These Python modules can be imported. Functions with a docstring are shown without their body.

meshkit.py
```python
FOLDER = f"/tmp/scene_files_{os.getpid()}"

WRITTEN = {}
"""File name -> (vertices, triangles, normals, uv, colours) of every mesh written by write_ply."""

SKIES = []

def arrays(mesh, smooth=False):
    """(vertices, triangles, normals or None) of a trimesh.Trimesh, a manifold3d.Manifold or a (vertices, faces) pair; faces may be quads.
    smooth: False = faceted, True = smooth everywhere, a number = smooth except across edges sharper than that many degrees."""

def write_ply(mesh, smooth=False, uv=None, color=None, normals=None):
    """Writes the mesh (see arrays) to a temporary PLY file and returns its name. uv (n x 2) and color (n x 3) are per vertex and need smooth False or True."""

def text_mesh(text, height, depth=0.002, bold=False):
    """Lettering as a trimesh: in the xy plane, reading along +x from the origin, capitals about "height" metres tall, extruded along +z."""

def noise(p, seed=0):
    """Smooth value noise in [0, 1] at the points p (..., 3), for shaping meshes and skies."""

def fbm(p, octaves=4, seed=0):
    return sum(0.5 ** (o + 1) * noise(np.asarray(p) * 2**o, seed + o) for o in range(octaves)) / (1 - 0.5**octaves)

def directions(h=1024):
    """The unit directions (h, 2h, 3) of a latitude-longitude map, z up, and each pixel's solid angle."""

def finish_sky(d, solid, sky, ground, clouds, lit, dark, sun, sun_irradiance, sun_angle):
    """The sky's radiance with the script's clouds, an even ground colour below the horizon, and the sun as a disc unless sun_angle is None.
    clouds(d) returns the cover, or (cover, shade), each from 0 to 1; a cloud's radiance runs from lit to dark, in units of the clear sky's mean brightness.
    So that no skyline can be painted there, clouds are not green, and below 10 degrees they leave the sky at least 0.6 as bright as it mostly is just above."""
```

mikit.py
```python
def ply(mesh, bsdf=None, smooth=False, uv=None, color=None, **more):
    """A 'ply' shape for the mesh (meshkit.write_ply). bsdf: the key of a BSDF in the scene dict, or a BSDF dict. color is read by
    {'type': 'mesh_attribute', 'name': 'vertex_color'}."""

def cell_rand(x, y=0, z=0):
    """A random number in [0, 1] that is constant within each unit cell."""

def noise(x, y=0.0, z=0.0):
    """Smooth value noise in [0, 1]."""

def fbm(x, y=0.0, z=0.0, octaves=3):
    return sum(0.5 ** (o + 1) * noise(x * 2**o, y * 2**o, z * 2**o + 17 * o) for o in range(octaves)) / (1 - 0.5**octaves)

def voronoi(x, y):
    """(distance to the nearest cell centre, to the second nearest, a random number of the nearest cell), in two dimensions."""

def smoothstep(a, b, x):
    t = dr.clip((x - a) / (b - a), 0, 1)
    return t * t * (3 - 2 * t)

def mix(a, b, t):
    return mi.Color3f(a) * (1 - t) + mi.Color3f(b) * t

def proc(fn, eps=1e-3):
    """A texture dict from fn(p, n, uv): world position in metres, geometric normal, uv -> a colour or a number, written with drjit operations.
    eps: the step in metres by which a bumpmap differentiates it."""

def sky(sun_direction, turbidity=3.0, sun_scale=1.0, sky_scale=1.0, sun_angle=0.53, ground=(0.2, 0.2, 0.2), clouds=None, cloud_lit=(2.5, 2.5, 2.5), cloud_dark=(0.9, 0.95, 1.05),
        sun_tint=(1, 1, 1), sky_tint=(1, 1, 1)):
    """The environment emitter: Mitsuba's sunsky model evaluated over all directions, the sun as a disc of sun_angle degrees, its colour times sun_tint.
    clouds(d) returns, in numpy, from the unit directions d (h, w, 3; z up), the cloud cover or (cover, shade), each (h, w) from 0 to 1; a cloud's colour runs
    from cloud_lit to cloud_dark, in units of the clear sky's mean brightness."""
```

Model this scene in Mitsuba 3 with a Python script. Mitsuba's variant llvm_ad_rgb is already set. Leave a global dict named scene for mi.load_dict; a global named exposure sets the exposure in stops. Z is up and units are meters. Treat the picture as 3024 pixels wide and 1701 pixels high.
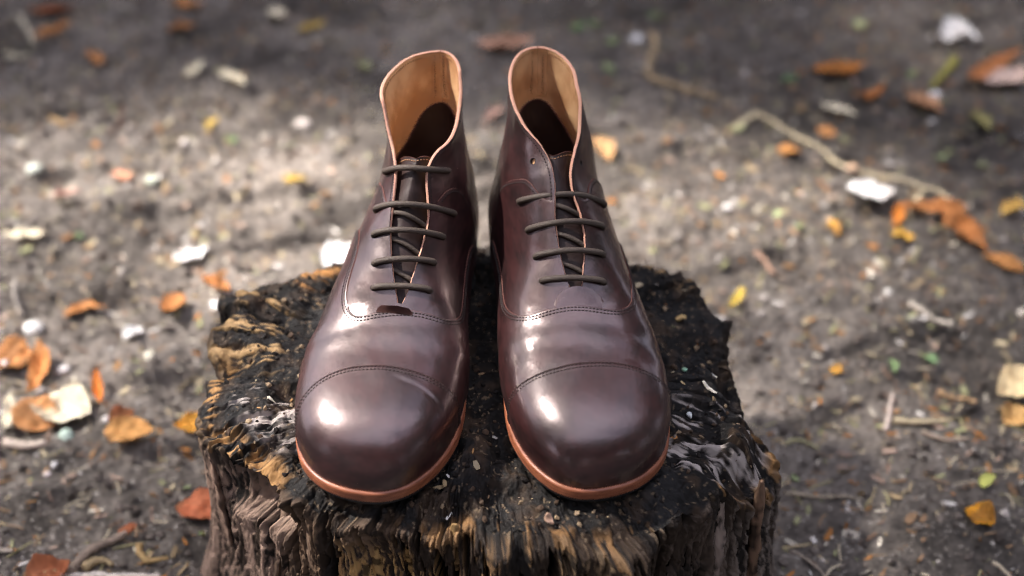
import math
import numpy as np
import trimesh
import shapely
import mitsuba as mi
import drjit as dr
import mikit
import meshkit
from scipy.interpolate import PchipInterpolator, splprep, splev, CubicSpline
from scipy.ndimage import map_coordinates, gaussian_filter, gaussian_filter1d
from scipy.spatial import cKDTree

T = mi.ScalarTransform4f
scene, labels = {}, {}

# ------------------------------------------------------------------ camera, light, exposure
H_STUMP = 0.18                                   # height of the cut top of the stump (ground is z = 0)
CAM = np.array([0.0, -0.464, H_STUMP + 0.571])
PITCH = math.radians(40.0)
LOOK = np.array([0, math.cos(PITCH), -math.sin(PITCH)])
exposure = 2.5
SUN = (-0.60, 0.14, 0.78)

scene['camera'] = {'type': 'thinlens', 'fov': 49.5, 'fov_axis': 'x', 'near_clip': 0.05, 'far_clip': 500.0,
                   'aperture_radius': 0.0085, 'focus_distance': 0.768,
                   'to_world': T().look_at(origin=CAM.tolist(), target=(CAM + LOOK).tolist(), up=[0, 0, 1])}

def cloud_cover(d):
    n = meshkit.fbm(d / np.maximum(d[..., 2:], .12) * np.array([1.3, 1.3, 0.3]) + 7.0, 4, 5)
    c = np.clip((n - .40) / .18, 0, 1)
    return c, np.clip((n - .55) / .4, 0, 1)

scene['sky'] = mikit.sky(SUN, turbidity=6.0, sun_scale=1.95, sun_angle=2.4, clouds=cloud_cover,
                         cloud_lit=(3.1, 3.0, 3.5), cloud_dark=(1.4, 1.38, 1.65), sky_tint=(1.12, .98, .96), sun_tint=(.93, 1.04, 1.26))

# ------------------------------------------------------------------ small helpers
def tag(key, label=None, category=None, group=None, kind=None):
    d = {k: v for k, v in dict(label=label, category=category, group=group, kind=kind).items() if v}
    if d:
        labels[key] = d

def numbered(name):
    """name, name_001, name_002 ... : the first key that is free."""
    taken = lambda k: k in scene or any(x.startswith(k + '__') for x in scene)
    if not taken(name):
        return name
    i = 1
    while taken(f'{name}_{i:03d}'):
        i += 1
    return f'{name}_{i:03d}'

def add(name, mesh, bsdf, parent=None, smooth=True, color=None):
    key = numbered(f'{parent}__{name}' if parent else name)
    scene[key] = mikit.ply(mesh, bsdf, smooth=smooth, color=color)
    return key

def join(parts):
    """[(vertices, faces), ...] -> one (vertices, faces)."""
    at, V, F = 0, [], []
    for v, f in parts:
        V.append(v); F.append(np.asarray(f) + at); at += len(v)
    return np.vstack(V), np.vstack(F)

def grid_faces(n, m, closed=False):
    i, j = np.meshgrid(np.arange(n - 1), np.arange(m if closed else m - 1), indexing='ij')
    k = (j + 1) % m
    a, b, c, d = i * m + j, i * m + k, (i + 1) * m + k, (i + 1) * m + j
    return np.vstack([np.stack([a, b, c], -1).reshape(-1, 3), np.stack([a, c, d], -1).reshape(-1, 3)])

def unit(a):
    return a / np.maximum(np.linalg.norm(a, axis=-1, keepdims=True), 1e-12)

def tube(points, radius, sides=8, cap=True):
    p = np.asarray(points, float)
    t = unit(np.gradient(p, axis=0))
    ref = np.array([0, 0, 1.0]) if abs(t[len(t) // 2, 2]) < .8 else np.array([1.0, 0, 0])
    a = unit(np.cross(t, ref)); b = np.cross(t, a)
    r = np.broadcast_to(radius, (len(p),))[:, None, None]
    an = np.arange(sides) * 2 * np.pi / sides
    v = p[:, None] + r * (np.cos(an)[None, :, None] * a[:, None] + np.sin(an)[None, :, None] * b[:, None])
    f = grid_faces(len(p), sides, True)
    v = v.reshape(-1, 3)
    if cap:
        n = len(v)
        v = np.vstack([v, p[:1], p[-1:]])
        j = np.arange(sides); k = (j + 1) % sides
        f = np.vstack([f, np.stack([k, j, j * 0 + n], -1), np.stack([j, k, j * 0 + n + 1], -1) + [[n - sides, n - sides, 0]]])
    return v, f

def smooth_curve(pts, n, s=0.0):
    pts = np.asarray(pts, float)
    tck, _ = splprep(pts.T, s=s, k=min(3, len(pts) - 1))
    return np.array(splev(np.linspace(0, 1, n), tck)).T

def clip(A, F, f):
    """Keeps the part of a triangle mesh where the vertex value f > 0. A: vertex attributes (n, k)."""
    keep = f > 0
    cnt = keep[F].sum(1)
    out = [F[cnt == 3]]
    new, base = [], len(A)
    edges = {}
    def cut(a, b):
        t = f[a] / (f[a] - f[b])
        return A[a] + (A[b] - A[a]) * t[:, None]
    add_v, n0 = [], base
    for c in (1, 2):
        G = F[cnt == c]
        if not len(G):
            continue
        odd = keep[G] if c == 1 else ~keep[G]
        r = odd.argmax(1)
        G = G[np.arange(len(G))[:, None], (r[:, None] + np.arange(3)) % 3]
        p, q = cut(G[:, 0], G[:, 1]), cut(G[:, 0], G[:, 2])
        ip = n0 + np.arange(len(G)); iq = ip + len(G)
        add_v += [p, q]; n0 += 2 * len(G)
        if c == 1:
            out.append(np.stack([G[:, 0], ip, iq], 1))
        else:
            out += [np.stack([ip, G[:, 1], G[:, 2]], 1), np.stack([ip, G[:, 2], iq], 1)]
    A2, F2 = np.vstack([A] + add_v), np.vstack(out)
    _, first, inv = np.unique(np.round(A2, 7), axis=0, return_index=True, return_inverse=True)
    F2 = inv.reshape(-1)[F2]
    F2 = F2[(F2[:, 0] != F2[:, 1]) & (F2[:, 1] != F2[:, 2]) & (F2[:, 0] != F2[:, 2])]
    used, inv2 = np.unique(F2, return_inverse=True)
    return A2[first][used], inv2.reshape(-1, 3)

# ------------------------------------------------------------------ materials
def rgb(*c):
    return {'type': 'rgb', 'value': list(c)}

def principled(color, rough=.5, **more):
    return {'type': 'principled', 'base_color': color if isinstance(color, dict) else rgb(*color), 'roughness': rough, **more}

def two(b):
    return {'type': 'twosided', 'bsdf': b}

def leather_tone(p, n, uv):
    a = mikit.fbm(p.x * 55, p.y * 55, p.z * 55, 4)
    b = mikit.fbm(p.x * 260 + 3, p.y * 90, p.z * 260, 3)
    t = mikit.smoothstep(.32, .70, a * .7 + b * .3)
    sc = mikit.noise(p.x * 900 + p.y * 260, p.y * 40 - p.x * 30, p.z * 30)
    t = t + mikit.smoothstep(.93, .97, sc) * .6
    return mikit.mix((.0095, .0025, .0028), (.030, .0076, .0078), t)

def leather_rough(p, n, uv):
    a = mikit.fbm(p.x * 38 + 9, p.y * 38, p.z * 38 + 4, 4)
    return .21 + .10 * mikit.smoothstep(.35, .7, a)

def leather_relief(p, n, uv):
    a = mikit.fbm(p.x * 420, p.y * 420, p.z * 420, 3)
    c = mikit.fbm(p.x * 48, p.y * 48, p.z * 48, 2)
    return a * .00009 + c * .0005

scene['leather'] = two({'type': 'bumpmap', 'scale': 1.0, 'arbitrary': mikit.proc(leather_relief, eps=6e-4), 'bsdf': {
    'type': 'blendbsdf', 'weight': .35,
    'polished': {'type': 'principled', 'base_color': mikit.proc(leather_tone), 'roughness': mikit.proc(leather_rough), 'eta': 2.0, 'spec_tint': .09},
    'waxed': {'type': 'principled', 'base_color': mikit.proc(leather_tone), 'roughness': .50, 'eta': 2.0, 'spec_tint': .09}}})
def lining_tone(p, n, uv):
    a = mikit.fbm(p.x * 60, p.y * 60, p.z * 40, 4)
    return mikit.mix((.50, .265, .125), (.70, .45, .245), mikit.smoothstep(.3, .7, a))
scene['lining_leather'] = two(principled(mikit.proc(lining_tone), .55))
scene['raw_edge'] = two(principled((.50, .27, .195), .8))
scene['brown_edge'] = two(principled((.13, .050, .038), .85))
def welt_tone(p, n, uv):
    a = mikit.fbm(p.x * 120, p.y * 120, p.z * 700, 4)
    return mikit.mix((.20, .064, .032), (.33, .115, .057), mikit.smoothstep(.3, .7, a))
scene['welt_leather'] = two(principled(mikit.proc(welt_tone), .38, clearcoat=.3, clearcoat_gloss=.6))
scene['rubber'] = two(principled((.018, .018, .020), .55))
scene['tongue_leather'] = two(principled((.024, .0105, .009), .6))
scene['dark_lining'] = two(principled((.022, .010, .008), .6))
def lace_tone(p, n, uv):
    a = mikit.fbm(p.x * 900, p.y * 1500, p.z * 1500, 2)
    return mikit.mix((.038, .028, .022), (.098, .075, .060), a)
scene['lace_cord'] = two({'type': 'bumpmap', 'scale': 1.0, 'arbitrary': mikit.proc(lambda p, n, uv: mikit.noise(p.x * 1600 + p.y * 1100, p.y * 1100, p.z * 1100) * .0003, eps=2e-4),
                          'bsdf': principled(mikit.proc(lace_tone), .65)})
scene['thread'] = two(principled((.016, .008, .007), .6))
scene['pale_thread'] = two(principled((.45, .24, .12), .6))
scene['painted'] = two(principled({'type': 'mesh_attribute', 'name': 'vertex_color'}, .70, specular=.25))
scene['waxy'] = two(principled({'type': 'mesh_attribute', 'name': 'vertex_color'}, .42))
scene['flap_leather'] = two(principled((.065, .024, .019), .65))


# ------------------------------------------------------------------ the boots: one lofted surface each
NU, NV = 361, 421

def keyed(keys, vals, x):
    return PchipInterpolator(keys, vals)(x)

FORE = [0, .10, .18, .26, .36, .5, .65, .8, .9, 1.0]
FORE_W = [0, .0105, .0185, .0258, .0335, .0430, .0498, .0540, .0552, .0545]
FORE_Z = [0, .0110, .0190, .0265, .0335, .0400, .0440, .0470, .0510, .0580]
UK = [.40, .50, .60, .70, .78, .86, .93, 1.0]

def boot_grid(b):
    """Points (NU, NV, 3) of a boot in its own frame: toe tip at the origin, heel along +y, outer side +x."""
    u = np.linspace(0, 1, NU)
    r = np.clip(u / .4, 0, 1)
    fore = u <= .4
    y = .0035 + .1065 * r ** 2
    zf = .0125 + .0025 * np.clip((.075 - y) / .075, 0, 1) ** 2
    Wf, Zf = keyed(FORE, FORE_W, r), keyed(FORE, FORE_Z, r)
    def late(vals, start): return np.where(fore, 0, keyed(UK, [start] + vals, np.maximum(u, .4)))
    Py = np.where(fore, y, late(b['Py'], .110)); Pz = np.where(fore, zf + Zf, late(b['Pz'], .0705))
    Qy = np.where(fore, y, late([.145, .19, .24, .283, .2985, .2985, .297], .110))
    Qz = np.where(fore, zf, late([.0130, .015, .020, .036, .075, .125, .178], .0125))
    Wo = np.where(fore, Wf * b.get('wide', 1.0), late(b['Wo'], .0545)); Wi = np.where(fore, Wf * .985, late(b['Wi'], .0535))
    wq = np.where(fore, .975, late([.96, .93, .86, .30, .0, .0, .0], .975))
    sm = np.where(fore, .62, late([.66, .70, .72, .70, .60, .50, .48], .62))
    n1 = np.where(fore, keyed([0, .3, .6, 1], [2.15, 2.3, 2.4, 2.15], r), late([1.95, 1.8, 1.75, 1.75, 1.8, 1.9, 2.0], 2.15))
    n2 = np.where(fore, 2.2, late([2.2, 2.2, 2.4, 2.4, 2.2, 2.0, 2.0], 2.2))
    xc = keyed([0, .2, .4, .6, .8, 1], b['xc'], u)
    rows = [Py, Pz, Qy, Qz, Wo, Wi, wq, sm, n1, n2]
    from scipy.ndimage import gaussian_filter1d
    k = np.clip((u - .12) / .1, 0, 1)
    rows = [a * (1 - k) + gaussian_filter1d(a, 7, mode='nearest') * k for a in rows]
    Py, Pz, Qy, Qz, Wo, Wi, wq, sm, n1, n2 = rows
    half = NV // 2
    s = (1 - np.cos(np.linspace(0, np.pi / 2, 700))) [None]        # dense near the ridge
    s = np.sort(np.concatenate([s, 1 - (1 - np.linspace(0, 1, 500)[None]) ** 2], 1), 1)
    out = np.zeros((NU, NV, 3))
    L = np.hypot(Qy - Py, Qz - Pz)
    for side, W in ((1, Wo), (-1, Wi)):
        W_ = W[:, None]; m = sm[:, None]
        top = np.clip(1 - np.clip(1 - s / m, 0, 1) ** n1[:, None], 0, 1) ** (1 / n1[:, None])
        q = np.clip((s - m) / (1 - m), 0, 1)
        bot = wq[:, None] + (1 - wq[:, None]) * np.clip(1 - q ** n2[:, None], 0, 1) ** (1 / n2[:, None])
        x = W_ * np.where(s < m, top, bot)
        d = np.sqrt(np.diff(x, axis=1) ** 2 + (np.diff(s, axis=1) * np.maximum(L, 1e-6)[:, None]) ** 2) + 1e-12
        a = np.concatenate([np.zeros((NU, 1)), np.cumsum(d, 1)], 1); a /= a[:, -1:]
        v = np.linspace(0, 1, half + 1)
        for i in range(NU):
            xi = np.interp(v, a[i], x[i]); si = np.interp(v, a[i], s[0])
            cols = slice(half, NV) if side > 0 else slice(half, None, -1)
            out[i, cols, 0] = side * xi + xc[i]
            out[i, cols, 1] = Py[i] + (Qy[i] - Py[i]) * si
            out[i, cols, 2] = Pz[i] + (Qz[i] - Pz[i]) * si
    return out

BOOTS = {
    'r': dict(at=(.0485, -.0018), turn=5.6, side=1,
              Py=[.128, .148, .166, .180, .190, .198, .205], Pz=[.0865, .1045, .1215, .135, .145, .152, .158],
              Wo=[.0518, .0495, .0484, .0442, .0376, .0295, .0260], Wi=[.0502, .0456, .0453, .0428, .0350, .0260, .0277],
              xc=[.003, .0106, .0082, .0046, -.0003, -.0003]),
    'l': dict(wide=1.035, at=(-.0895, -.0038), turn=-5.9, side=-1,
              Py=[.128, .148, .166, .180, .190, .198, .205], Pz=[.0865, .1045, .1215, .135, .145, .152, .158],
              Wo=[.0525, .0488, .0450, .0400, .0350, .0322, .0362], Wi=[.0470, .0422, .0408, .0365, .0290, .0225, .0215],
              xc=[.002, .0076, .0063, .0045, -.0016, -.0055]),
}

def to_world(b, p):
    """A boot's own frame -> world: mirrored for the boot on the left, turned, set on the stump."""
    p = np.asarray(p, float) * [b['side'], 1, 1]
    a = math.radians(b['turn']); c, s = math.cos(a), math.sin(a)
    q = np.empty_like(p)
    q[..., 0] = c * p[..., 0] - s * p[..., 1] + b['at'][0]
    q[..., 1] = s * p[..., 0] + c * p[..., 1] + b['at'][1]
    q[..., 2] = p[..., 2] + H_STUMP
    return q

# seam lines on each boot, as (u, v): u runs from toe to collar, v from the ridge (0) to the sole or back seam (-1 inner, 1 outer)
SEAMS = {
 'r': dict(
  cap=[(.312, -1.02), (.306, -.83), (.301, -.62), (.304, -.495), (.308, -.352), (.311, -.219), (.314, -.067), (.311, .062), (.307, .186), (.302, .348), (.295, .495), (.290, .614), (.283, .714), (.278, .85), (.275, 1.02)],
  vamp=[(.681, -.61), (.636, -.605), (.588, -.605), (.531, -.578), (.486, -.533), (.447, -.476), (.426, -.405), (.417, -.276), (.416, -.133), (.416, 0), (.410, .124), (.408, .238), (.414, .333), (.436, .392), (.467, .426), (.517, .470), (.572, .535), (.614, .565), (.650, .572)],
  quarter=[(.66, -1.02), (.70, -.72), (.755, -.45), (.786, -.348), (.791, -.267), (.789, -.19), (.781, -.143), (.761, -.114), (.736, -.096), (.717, -.071), (.706, -.02), (.705, .05), (.712, .125), (.730, .175), (.753, .192), (.772, .233), (.788, .305), (.792, .40), (.775, .52), (.71, .75), (.66, 1.02)],
  inner=[(.440, -.018), (.456, -.036), (.483, -.048), (.515, -.060), (.550, -.062), (.600, -.062), (.640, -.055), (.675, -.043), (.706, -.028), (.742, -.015), (.775, -.011), (.81, -.015), (.86, -.036), (.905, -.078), (.937, -.135), (.965, -.230), (.985, -.350), (1.0, -.48)],
  outer=[(.440, .016), (.456, .030), (.481, .055), (.508, .066), (.544, .084), (.572, .100), (.605, .105), (.640, .104), (.672, .100), (.705, .084), (.742, .070), (.785, .074), (.83, .094), (.88, .137), (.92, .200), (.955, .281), (.98, .355), (1.0, .43)],
  holes=[(.842, -.110), (.828, .171)],
  laces=[((.731, -.224), (.722, .345)), ((.650, -.224), (.647, .252)), ((.572, -.219), (.564, .219)), ((.503, -.210), (.486, .200))]),
 'l': dict(
  cap=[(.215, 1.02), (.220, .80), (.228, .695), (.242, .619), (.258, .552), (.278, .457), (.292, .338), (.303, .205), (.308, .057), (.311, -.081), (.311, -.219), (.308, -.357), (.306, -.471), (.303, -.571), (.302, -.662), (.308, -.829), (.312, -1.02)],
  vamp=[(.640, .345), (.620, .306), (.594, .290), (.558, .300), (.525, .317), (.486, .324), (.442, .316), (.414, .290), (.402, .248), (.398, .181), (.403, .057), (.411, -.043), (.416, -.167), (.418, -.262), (.423, -.367), (.434, -.462), (.460, -.535), (.508, -.596), (.564, -.624), (.606, -.626), (.640, -.618), (.665, -.615)],
  quarter=[(.66, 1.02), (.71, .75), (.77, .52), (.789, .395), (.775, .276), (.756, .200), (.722, .132), (.695, .085), (.684, .03), (.680, -.05), (.682, -.11), (.697, -.145), (.725, -.167), (.756, -.195), (.773, -.243), (.778, -.305), (.765, -.40), (.72, -.65), (.66, -1.02)],
  inner=[(.430, -.092), (.455, -.112), (.483, -.124), (.525, -.138), (.567, -.150), (.611, -.160), (.650, -.160), (.70, -.138), (.753, -.092), (.794, -.072), (.825, -.072), (.848, -.082), (.880, -.112), (.905, -.195), (.925, -.31), (.945, -.44), (.97, -.57), (1.0, -.70)],
  outer=[(.430, -.058), (.455, -.040), (.478, -.022), (.514, .006), (.547, .022), (.581, .034), (.628, .054), (.681, .068), (.728, .080), (.789, .108), (.822, .129), (.869, .200), (.905, .270), (.945, .325), (.975, .355), (1.0, .385)],
  holes=[],
  laces=[((.822, -.200), (.808, .225)), ((.717, -.314), (.697, .200)), ((.647, -.281), (.619, .157)), ((.569, -.257), (.539, .129)), ((.489, -.262), (.472, .119))]),
}

class Boot:
    def __init__(self, key, which):
        self.key, self.b, self.s = key, BOOTS[which], SEAMS[which]
        g = boot_grid(self.b)
        n = self.normals(g)
        seed = 11 if which == 'r' else 23
        u = np.linspace(0, 1, NU)[:, None, None]
        big = (meshkit.fbm(g * 34, 3, seed) - .5) * .0016 + (meshkit.fbm(g * 95, 2, seed + 5) - .5) * .0004
        soft = np.clip((u[..., 0] - .05) / .1, 0, 1) * (.35 + .65 * np.clip((u[..., 0] - .24) / .1, 0, 1))
        # shallow folds across the instep and the shaft
        fold = np.sin(g[..., 1] * 260 + g[..., 0] * 40 + 6 * meshkit.fbm(g * 25, 2, seed + 9)) * .00035 * np.clip(1 - abs(u[..., 0] - .37) / .09, 0, 1)
        slump = (meshkit.fbm(g * 24, 2, seed + 3) - .5) * .0085 * np.clip((u[..., 0] - .72) / .15, 0, 1)
        crease = 0
        if which == 'l':                         # the old fold across the toe cap
            V2 = np.linspace(-1, 1, NV)[None]
            line = np.interp(-V2, [.10, .17, .33, .46, .58, .66], [.297, .296, .289, .279, .268, .262])
            d = (u[..., 0] - line) * .36
            crease = .38 * (.0007 * np.exp(-(d / .0016) ** 2) - .0006 * np.exp(-((d + .0034) / .002) ** 2)) * np.clip((-V2 - .12) / .12, 0, 1) * np.clip((.66 + V2) / .08, 0, 1)
        g = g + n * (big * soft + fold + slump + crease)[..., None]
        g = to_world(self.b, g)
        self.flip = self.b['side'] < 0
        n = self.normals(g)
        if self.flip:
            n = -n
        n[:4] = n[4:5]
        self.g, self.n = g, unit(gaussian_filter(n, (1, 1, 0)))
        self.spl = None

    @staticmethod
    def normals(g):
        return unit(np.cross(np.gradient(g, axis=1), np.gradient(g, axis=0)))

    def at(self, uv, off=0.0):
        uv = np.asarray(uv, float)
        if uv.ndim == 1:
            p, n = self.at(uv[None], off)
            return p[0], n[0]
        c = [np.clip(uv[..., 0], 0, 1) * (NU - 1), (np.clip(uv[..., 1], -1, 1) + 1) / 2 * (NV - 1)]
        p = np.stack([map_coordinates(self.g[..., k], c, order=1, mode='nearest') for k in range(3)], -1)
        n = unit(np.stack([map_coordinates(self.n[..., k], c, order=1, mode='nearest') for k in range(3)], -1))
        off = np.asarray(off, float)
        return p + n * (off[..., None] if off.ndim else off), n

    SC = np.array([.36, .085])
    def curve(self, name, n=700):
        return smooth_curve(np.array(self.s[name]), n, s=2e-5)

    def opening(self):
        i, o = self.curve('inner'), self.curve('outer')
        return np.vstack([i, [[1.06, i[-1, 1]], [1.06, o[-1, 1]]], o[::-1]])

    def field(self, uv, poly, edge):
        """Signed distance (about in metres) to the line edge, positive inside the polygon."""
        d, _ = cKDTree(edge * self.SC).query(uv * self.SC)
        return np.where(shapely.contains_xy(shapely.Polygon(poly).buffer(0), uv[:, 0], uv[:, 1]), d, -d)

    def patch(self, tests, off, u0=0.0, u1=1.0, nu=260, nv=301, v0=-1.0, v1=1.0, lip=None, flip=False, roll=.0007):
        """The part of the surface where every test field is positive, off metres outside it."""
        uu, vv = np.meshgrid(np.linspace(u0, u1, nu), np.linspace(v0, v1, nv), indexing='ij')
        A = np.stack([uu.ravel(), vv.ravel()], 1)
        F = grid_faces(nu, nv)
        for t in tests:
            A, F = clip(A, F, t(A) + 1e-9)
        o = np.full(len(A), off, float)
        if lip is not None:
            d, _ = cKDTree(lip * self.SC).query(A * self.SC)
            o -= roll * np.clip(1 - d / .0016, 0, 1) ** 2
        P, _ = self.at(A, o)
        if self.flip != flip:
            F = F[:, ::-1]
        return P, F

    def rim(self, line, a, b, bulge, sides, m=6, wob=0.0):
        """The cut edge of a sheet along a line: from offset a to offset b, rounded by bulge towards the given side."""
        p, n = self.at(line)
        p = gaussian_filter1d(p, 2, axis=0, mode='nearest')
        t = unit(np.gradient(p, axis=0))
        side = unit(np.cross(n, t)) * sides
        k = np.linspace(0, 1, m)
        if wob:
            w = wob * (meshkit.fbm(p * 300, 3, 4) - .5)
        else:
            w = np.zeros(len(p))
        off = a + (b - a) * k
        bl = bulge * np.sin(np.pi * k)
        V = p[:, None] + n[:, None] * off[None, :, None] + side[:, None] * (bl[None, :, None] + w[:, None, None])
        return V.reshape(-1, 3), grid_faces(len(p), m)

    def stitches(self, line, dist, off, pitch=.0025, length=.0017, r=.00050, start=0.0, end=1.0):
        p, n = self.at(line, off)
        t = unit(np.gradient(p, axis=0))
        q = p + unit(np.cross(n, t)) * dist
        tree = cKDTree(self.g.reshape(-1, 3))
        _, i = tree.query(q)
        nn = self.n.reshape(-1, 3)[i]; base = self.g.reshape(-1, 3)[i] + nn * off
        q = q - nn * ((q - base) * nn).sum(1, keepdims=True)
        q = gaussian_filter1d(q, 3, axis=0, mode='nearest')
        L = np.concatenate([[0], np.cumsum(np.linalg.norm(np.diff(q, axis=0), axis=1))])
        parts = []
        for s in np.arange(L[-1] * start, L[-1] * end - length, pitch):
            ss = s + length * np.linspace(0, 1, 4)
            c = np.stack([np.interp(ss, L, q[:, k]) for k in range(3)], 1)
            nm = nn[np.searchsorted(L, s + length / 2).clip(0, len(nn) - 1)]
            c += nm * (np.array([-.0006, .00022, .00022, -.0006])[:, None])
            parts.append(tube(c, r, 5, cap=False))
        return join(parts)

    def lace_path(self, a, b, off=.0030, dip=.0042):
        a, b = np.array(a), np.array(b)
        k = np.linspace(0, 1, 23)
        q, n = self.at(a + (b - a) * k[:, None], off)
        q = gaussian_filter1d(q, 1.5, axis=0, mode='nearest')
        chord = q[0] + (q[-1] - q[0]) * k[:, None]
        q = q * .8 + chord * .2 + n * (.0006 * np.sin(np.pi * k) + .0004)[:, None]
        pa, na = self.at(a, -dip); pb, nb = self.at(b, -dip)
        ea, eb = unit(q[1] - q[0]), unit(q[-2] - q[-1])
        q = np.vstack([pa, self.at(a, -.0012)[0], self.at(a, .0010)[0], q[0] + ea * .0010 - na * .0004, q[2:-2], q[-1] + eb * .0010 - nb * .0004, self.at(b, .0010)[0], self.at(b, -.0012)[0], pb])
        return smooth_curve(q, 110, s=len(q) * 6e-9)

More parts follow.
